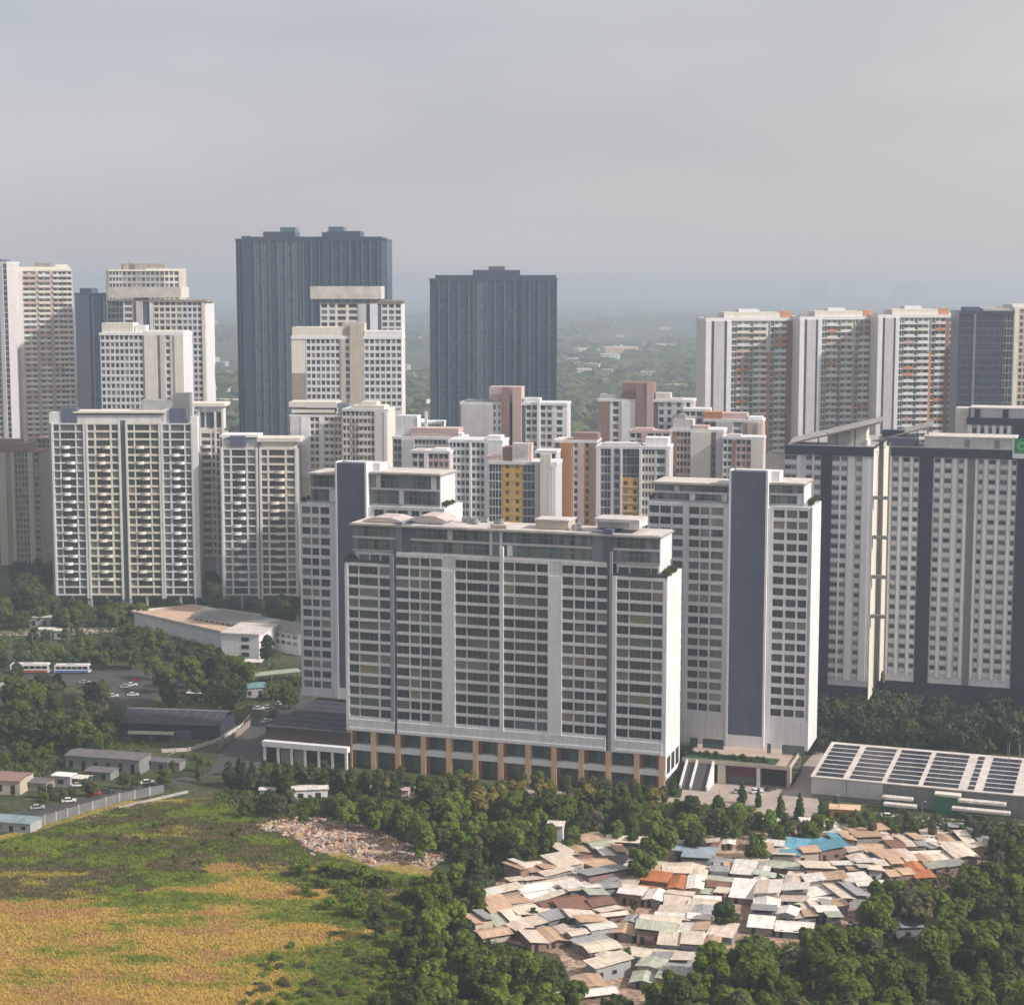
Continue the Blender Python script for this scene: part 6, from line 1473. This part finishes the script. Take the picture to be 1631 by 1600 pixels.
# bright shrubs beside the field
scatter([(470, 1372), (640, 1388), (700, 1410), (650, 1460), (560, 1455), (470, 1410)], 60, (2.6, 5.0), [('shrub', 'leaf_bright', 'bright green shrub'), ('spray', 'leaf_bright', 'bright green long-leaved shrub'), ('shrub', 'leaf_mid', 'mid green shrub')], 'at the field edge below the rubbish', 'shrubs along the field', 0.6)
scatter([(430, 1500), (560, 1510), (660, 1500), (680, 1610), (360, 1610)], 70, (1.6, 3.6), [('shrub', 'leaf_bright', 'bright green shrub'), ('shrub', 'leaf_bright', 'bright green shrub'), ('shrub', 'leaf_olive', 'olive shrub')], 'at the lower field edge', 'shrubs along the field', 0.6, squash=1.5)
scatter([(0, 1330), (200, 1290), (420, 1300), (440, 1350), (300, 1380), (0, 1400)], 46, (1.8, 3.6), [('shrub', 'leaf_mid', 'mid green shrub'), ('shrub', 'leaf_olive', 'olive shrub'), ('shrub', 'scrub_brown', 'brown dry shrub')], 'on the dull upper field below the canal wall', 'shrubs on the upper field', 0.8)
# wooded quarter on the left
LQ = 'in the wooded quarter'
scatter([(0, 955), (90, 955), (330, 962), (300, 972), (190, 984), (60, 985), (0, 985)], 42, (8, 13), [RD, BD, BM], 'at the foot of the white grid building', 'trees of the wooded quarter', 0.42)
scatter([(330, 925), (352, 925), (352, 970), (330, 970)], 3, (14, 18), [RD], 'in the gap between the two white balcony blocks', 'trees of the wooded quarter', 0.4)
scatter([(10, 900), (86, 900), (86, 960), (10, 960)], 9, (14, 20), [RD, BD], 'beside white grid building at the frame edge', 'trees of the wooded quarter', 0.5)
scatter([(175, 985), (215, 1000), (350, 1045), (400, 1060), (390, 1112), (260, 1112), (240, 1062), (175, 1045)], 34, (9, 15), [RD, BD, BM], 'between the peach-roofed hall and the dark hall', 'trees of the wooded quarter', 0.52)
scatter([(0, 1000), (170, 1012), (170, 1050), (0, 1052)], 16, (6, 10), [BM, RM, RD], 'behind the buses', 'trees of the wooded quarter', 0.6)
scatter([(5, 1075), (120, 1085), (185, 1110), (190, 1190), (110, 1195), (0, 1160), (40, 1110)], 34, (8, 14), [RD, BD, BM, RO], 'between bus yard and long grey shed', 'trees of the wooded quarter', 0.55)
scatter([(0, 1160), (100, 1190), (70, 1235), (0, 1225)], 10, (5, 8), [RM, BM], 'by the beige shed at the frame edge', 'trees of the wooded quarter', 0.6)
scatter([(410, 1100), (478, 1070), (478, 1108), (440, 1118)], 8, (6, 9), [BM, RD], 'beside the pale covered walkway', 'trees of the wooded quarter', 0.55)
scatter([(400, 955), (475, 955), (475, 990), (430, 985)], 8, (8, 13), [RD, BD], 'behind the school roof', 'trees of the wooded quarter', 0.5)
scatter([(260, 1195), (330, 1200), (350, 1228), (280, 1240)], 8, (3, 5), [RM, ('shrub', 'leaf_bright', 'bright green shrub')], 'on the bank below the side road', 'trees of the wooded quarter', 0.7)
scatter([(40, 1262), (150, 1243), (300, 1222), (330, 1226), (300, 1238), (150, 1256), (50, 1278)], 16, (3.5, 6.5), [RM, RD, RO], 'along the canal road behind the wall', 'trees of the wooded quarter', 0.6)
# plants on the roof terraces and the deck
for b, x, y, z in TERRACE:
    w = b.O + b.ex * x + b.ey * y
    cm, tm = proto('shrub', 'leaf_dark', tq.randrange(3))
    r = thing('terrace_shrub', '', 'shrub', (w.x, w.y, z + 0.35), tq.uniform(0, 6), 'shrubs on the roof terraces'); s = tq.uniform(0.28, 0.45); r.scale = (s, s, s)
    link('crown', cm, r); link('stem', tm, r); DEFER.append((r, {'garage': ''}.get(b, 'dark shrub on the roof terrace of the ' + ('long slab' if b is A else ('slate-panelled flats over the podium' if b is Br else 'slate-panelled flats by the garage')))))
for i in range(26):
    px = 1090 + i * 5.4; p = P.O + P.ex * P.sx(px, 1205, 6) + P.ey * tq.uniform(5, 9)
    cm, tm = proto('shrub', 'leaf_dark', tq.randrange(3))
    if i < 25:
        r = thing('deck_shrub', '', 'shrub', (p.x, p.y, dz), tq.uniform(0, 6), 'hedge shrubs on the podium deck'); s = tq.uniform(0.26, 0.4); r.scale = (s, s, s * 0.9)
        link('crown', cm, r); link('stem', tm, r); DEFER.append((r, 'clipped dark shrub in the podium deck garden'))
lawn = MB(); lawn.box(P.sx(1088, 1205, 4), P.sx(1236, 1205, 4), 3.5, 11, dz + .004, dz + 0.35, 'deck_green')
mat('deck_green', (0.035, 0.07, 0.03), var=0.4, scale=1.2)
part("lawn", lawn, P.root)
# ---------------------------------------------------------------- grass and scrub of the field
gq = random.Random(99)
field_poly = [ground(*p) for p in [(-30, 1660), (720, 1660), (660, 1520), (710, 1450), (690, 1400), (600, 1385), (480, 1350), (440, 1300), (330, 1272), (200, 1282), (60, 1325), (-30, 1345)]]
FX0, FX1 = min(p.x for p in field_poly), max(p.x for p in field_poly); FY0, FY1 = min(p.y for p in field_poly), max(p.y for p in field_poly)
gm = {k: MB() for k in ('grass_straw', 'grass_rust', 'grass_olive', 'grass_green', 'scrub_brown', 'leaf_mid', 'leaf_bright')}
def tuft(b, x, y, h, w, n, m):
    for i in range(n):
        a = gq.uniform(0, 2 * pi); d = Vector((cos(a), sin(a), 0)); side = Vector((-sin(a), cos(a), 0)) * w * gq.uniform(0.1, 0.3)
        p = Vector((x + gq.uniform(-w, w), y + gq.uniform(-w, w), 0.02)); t = p + d * w * gq.uniform(0.6, 1.7) + Vector((0, 0, h * gq.uniform(0.6, 1.1)))
        b.poly([p - side, p + side, t + side * 0.4, t - side * 0.4], m)
n = 0
while n < 74000:
    x, y = gq.uniform(FX0, FX1), gq.uniform(FY0, FY1)
    if not inside((x, y), field_poly): continue
    n += 1
    px, py = to_px((x, y, 0.4))
    f1 = 0.85 * noise.noise((x * 0.026, y * 0.075, 1.7)) + 0.6 * noise.noise((x * 0.075, y * 0.17, 5.1)) + 0.35 * noise.noise((x * 0.2, y * 0.4, 3.1)); f2 = noise.noise((x * 0.06, y * 0.09, 9.3)) + 0.5 * noise.noise((x * 0.2, y * 0.25, 2.2))
    dry = 1 - min(1, max(0, (y - 446 - 0.09 * px * max(0, 1 - abs(px - 360) / 260) - 12 * f2) / 16.0))       # the near half of the field is the dry, tall one
    right = min(1, max(0, (px - 430 - (1600 - py) * 0.35) / 120))
    v = f1 + 0.35 * dry - 0.45 * right + gq.uniform(-.15, .15)
    if dry > 0.5:
        k = 'grass_straw' if v > 0.30 else ('grass_olive' if v > 0.05 else ('grass_green' if v > -0.35 else 'leaf_mid'))
        if k == 'grass_straw' and f2 > 0.12: k = 'grass_rust'
        if right > 0.45 and k != 'grass_straw': k = gq.choice(['leaf_bright', 'grass_green', 'leaf_bright', 'leaf_mid'])
        h, w = gq.uniform(0.25, 0.75), gq.uniform(0.25, 0.5)
    else:
        k = 'grass_olive' if v > 0.42 else ('scrub_brown' if v > -0.1 else ('leaf_mid' if v > -0.3 else 'grass_green'))
        if f2 > 0.3: k = 'grass_green'
        h, w = gq.uniform(0.25, 0.8), gq.uniform(0.3, 0.7)
    tuft(gm[k], x, y, h * 0.8, w * 1.2, 5, k)
for k, nm, lab in (('grass_straw', 'dry_grass', 'tall straw yellow grass of the near field'), ('grass_rust', 'dry_grass', 'reddish dry grass patches in the field'), ('grass_olive', 'grass', 'olive grass in the field'), ('grass_green', 'grass', 'fresh green grass patches in the field'), ('scrub_brown', 'scrub', 'brown low scrub on the upper field'), ('leaf_mid', 'scrub', 'dark green low scrub across the field'), ('leaf_bright', 'weeds', 'lush bright green weeds at the right edge of the field')):
    if gm[k].f: o = link(nm, gm[k].mesh(nm)); tag(o, lab, 'grass' if 'grass' in nm else 'scrub', None, 'stuff')
# verge undergrowth under the tree zones
ub = {k: MB() for k in ('leaf_dark', 'leaf_mid', 'leaf_olive')}
for poly, cnt in (([(360, 1255), (760, 1262), (1200, 1290), (1200, 1330), (960, 1340), (780, 1400), (700, 1345), (560, 1310), (430, 1300), (340, 1275)], 5200), ([(690, 1395), (780, 1400), (740, 1490), (900, 1540), (900, 1650), (600, 1650), (640, 1500)], 2600), ([(1060, 1650), (1120, 1530), (1340, 1490), (1400, 1420), (1600, 1370), (1680, 1330), (1680, 1650)], 4600), ([(-20, 960), (470, 960), (470, 1000), (400, 1130), (260, 1120), (240, 1220), (60, 1245), (-20, 1240)], 5200), ([(1310, 1290), (1660, 1320), (1660, 1345), (1310, 1320)], 900)):
    P2 = [ground(*p) for p in poly]; a0, a1 = min(p.x for p in P2), max(p.x for p in P2); c0, c1 = min(p.y for p in P2), max(p.y for p in P2); n = 0
    while n < cnt:
        x, y = gq.uniform(a0, a1), gq.uniform(c0, c1)
        if not inside((x, y), P2): continue
        n += 1; f = noise.noise((x * 0.05, y * 0.05, 4)); k = 'leaf_dark' if f < -0.05 else ('leaf_mid' if f < 0.25 else 'leaf_olive')
        px, py = to_px((x, y, 0))
        if (10 < px < 300 and 1056 < py < 1128) or (330 < px < 500 and 1085 < py < 1235 and px + py * 0.9 > 1400): continue
        for j in range(4):
            leaf_quad(ub[k], Vector((x + gq.uniform(-1, 1), y + gq.uniform(-1, 1), gq.uniform(0.1, 1.3))), (rand_dir(gq) + Vector((0, 0, 1))).normalized(), gq.uniform(0.35, 0.8), gq, k)
for k in ub:
    o = link('undergrowth', ub[k].mesh('undergrowth')); tag(o, {'leaf_dark': 'dark', 'leaf_mid': 'mid green', 'leaf_olive': 'olive'}[k] + ' undergrowth covering the ground among the trees', 'undergrowth', None, 'stuff')
# dense wood behind the depot: one mass, with cloud shade put into its leaf colour
leaf('wood_shaded', (0.016, 0.028, 0.012), (0.042, 0.058, 0.022), 0.2)
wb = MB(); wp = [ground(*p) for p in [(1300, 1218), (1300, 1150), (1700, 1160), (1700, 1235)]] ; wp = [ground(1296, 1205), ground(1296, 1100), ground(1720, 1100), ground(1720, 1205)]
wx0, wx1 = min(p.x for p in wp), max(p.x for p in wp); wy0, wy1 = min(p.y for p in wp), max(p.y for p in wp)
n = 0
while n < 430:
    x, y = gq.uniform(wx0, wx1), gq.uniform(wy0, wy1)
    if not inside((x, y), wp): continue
    n += 1; H_ = gq.uniform(6, 13); R_ = gq.uniform(2.5, 4.6); m_ = gq.choice(['wood_shaded', 'wood_shaded', 'wood_shaded', 'leaf_dark'])
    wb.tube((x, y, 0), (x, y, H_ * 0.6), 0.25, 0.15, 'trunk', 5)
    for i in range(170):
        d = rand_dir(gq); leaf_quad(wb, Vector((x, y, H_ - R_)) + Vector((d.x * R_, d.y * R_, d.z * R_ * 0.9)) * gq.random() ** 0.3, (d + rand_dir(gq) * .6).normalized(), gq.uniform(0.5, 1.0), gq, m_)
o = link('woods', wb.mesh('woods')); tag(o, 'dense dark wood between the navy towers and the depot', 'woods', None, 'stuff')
# far plain: clumps of woodland and scattered pale buildings fading into the haze
fb = MB()
n = 0
while n < 5200:
    y = 1250 + 7500 * gq.random() ** 2.0; x = gq.uniform(-0.34, 0.34) * y
    if noise.noise((x * 0.0012, y * 0.0006, 2.0)) < -0.12: continue
    n += 1; R_ = gq.uniform(5, 13) * (1 + y / 9000); m_ = gq.choice(['leaf_dark', 'leaf_mid', 'leaf_mid', 'leaf_olive'])
    for i in range(9):
        d = rand_dir(gq); d.z = abs(d.z); leaf_quad(fb, Vector((x, y, R_ * 0.2)) + Vector((d.x * R_ * 1.4, d.y * R_ * 1.4, d.z * R_ * 0.8)), (d + Vector((0, 0, .4))).normalized(), R_ * 0.7, gq, m_)
o = link('far_woodland', fb.mesh('far_woodland')); tag(o, 'wooded plain fading into the haze', 'woodland', None, 'stuff')
def far_house(px, py, w, d, h, wm, rm, label):
    g = ground(px, py); r = thing('far_building', label, 'building', tuple(g), gq.uniform(-.5, .5), 'pale buildings on the far plain')
    b = MB(); b.box(-w / 2, w / 2, -d / 2, d / 2, 0, h, wm); part('wall', b, r)
    b = MB(); b.box(-w / 2 - .5, w / 2 + .5, -d / 2 - .5, d / 2 + .5, h + .01, h + 1.0, rm); part('roof', b, r)
    b = MB()
    for i in range(max(2, int(w / 6))):
        for j in range(max(1, int(h / 4))): b.box(-w / 2 + 1 + i * 6, -w / 2 + 4 + i * 6, -d / 2 - 0.2, -d / 2 - 0.05, 1 + j * 4, 3 + j * 4, 'dark_void')
    part('window', b, r, kind='stuff')
    return r
far_house(985, 569, 75, 40, 22, 'peach', 'roof_pale', 'pale peach hall on the far plain beyond the green')
far_house(970, 573, 40, 30, 12, 'pier_white', 'roof_pale', 'white annex beside the peach hall on the far plain')
far_house(913, 579, 26, 16, 10, 'pier_white', 'tin_white', 'small bright white house on the far plain by the dark tower')
far_house(925, 562, 90, 30, 10, 'cream_wall', 'roof_pale', 'long low cream shed on the far plain')
far_house(932, 586, 60, 20, 8, 'cream_wall', 'roof_pale', 'low pale shed below the long cream one on the far plain')
far_house(1070, 554, 150, 30, 10, 'pier_white', 'roof_pale', 'long white shed far out near the orange balcony towers')
far_house(967, 600, 18, 14, 12, 'grey_wall', 'roof_pale', 'small grey house amid the far trees')
far_house(657, 603, 16, 12, 8, 'pier_white', 'tin_white', 'bright white roof between white flats and dark tower')
far_house(676, 650, 12, 12, 12, 'cream_wall', 'roof_pale', 'small cream house at the foot of the dark tower')
far_house(372, 606, 20, 16, 12, 'pier_white', 'roof_pale', 'white house beside the tallest dark tower')
far_house(368, 652, 60, 20, 12, 'beige_wall', 'roof_pale', 'low beige block between narrow balcony block and dark tower')
for i in range(34):
    py = 508 + 120 * gq.random() ** 1.3; px = gq.choice([gq.uniform(895, 1120), gq.uniform(640, 684), gq.uniform(330, 378), gq.uniform(895, 1120)])
    far_house(px, py, gq.uniform(14, 45), gq.uniform(10, 22), gq.uniform(5, 14), gq.choice(['pier_white', 'grey_wall', 'cream_wall', 'beige_wall']), 'roof_pale', 'tiny pale building lost in the hazy far plain')
for px, w in ((1292, 90), (1312, 60), (1438, 70), (1462, 110), (1352, 60)):
    g = at_y(px, 440, 13000); w *= 1.4; r = thing('far_tower', 'faint high-rise almost lost in haze over the orange balcony towers', 'tower', (g.x, 13000, 0), 0, 'faint high-rises on the horizon')
    b = MB(); hh = 182 + gq.uniform(-22, 10); b.box(-w / 2, w / 2, 0, 60, 0, hh * 0.92, 'grey_wall'); part('wall', b, r)
    b = MB(); b.box(-w / 4, w / 4, 10, 50, hh * 0.92 + .01, hh, 'grey_wall'); part('roof_house', b, r)

# ---------------------------------------------------------------- labels: tell look-alikes apart by their place
ORD = ['', 'second', 'third', 'fourth', 'fifth', 'sixth', 'seventh', 'eighth', 'ninth', 'tenth']
groups = {}
for o, base in DEFER: groups.setdefault(base, []).append(o)
for base, objs in groups.items():
    if len(objs) == 1: objs[0]['label'] = base; continue
    objs.sort(key=lambda o: to_px(o.location)[0])
    if len(objs) <= 2:
        for o, w in zip(objs, ('leftmost', 'rightmost')): o['label'] = f'{w} {base}'
    elif len(objs) <= 14:
        k = len(objs)
        for i, o in enumerate(objs):
            if i == 0: p = 'leftmost'
            elif i == k - 1: p = 'rightmost'
            elif i < (k + 1) // 2: p = ORD[i] + ' from left'
            else: p = ORD[k - 1 - i] + ' from right'
            o['label'] = f'{p}, {base}'
    else:
        for o in objs: o['label'] = base

# ---------------------------------------------------------------- the hazy air
hz_ = MB(); HG = G - 500
hb = MB(); top = max((o.matrix_basis @ Vector(c)).z + (o.parent.location.z if o.parent else 0) for o in scene.objects if o.type == 'MESH' and not (o.parent and o.parent.scale.z != 1) for c in o.bound_box) + 2.0
hb.hexa([(-G - 300, -2300, -1), (G + 300, -2300, -1), (G + 300, G + 300, -1), (-G - 300, G + 300, -1), (-G - 300, -2300, top), (G + 300, -2300, top), (G + 300, G + 300, top), (-G - 300, G + 300, top)], 'tyre')
me = hb.mesh('haze'); me.materials.clear()
hm = bpy.data.materials.new('haze_air'); hm.use_nodes = True
t = hm.node_tree; t.nodes.clear()
ho = t.nodes.new('ShaderNodeOutputMaterial'); hv = t.nodes.new('ShaderNodeVolumePrincipled')
hv.inputs['Density'].default_value = 0.00020
hv.inputs['Color'].default_value = (0.61, 0.70, 0.85, 1)
hv.inputs['Anisotropy'].default_value = 0.2
lk(t, hv.outputs[0], ho.inputs['Volume'])
me.materials.append(hm)
ho_ = link('haze', me); ho_['kind'] = 'stuff'; ho_['label'] = 'thin grey haze filling the air'; ho_['category'] = 'haze'

if False: pass
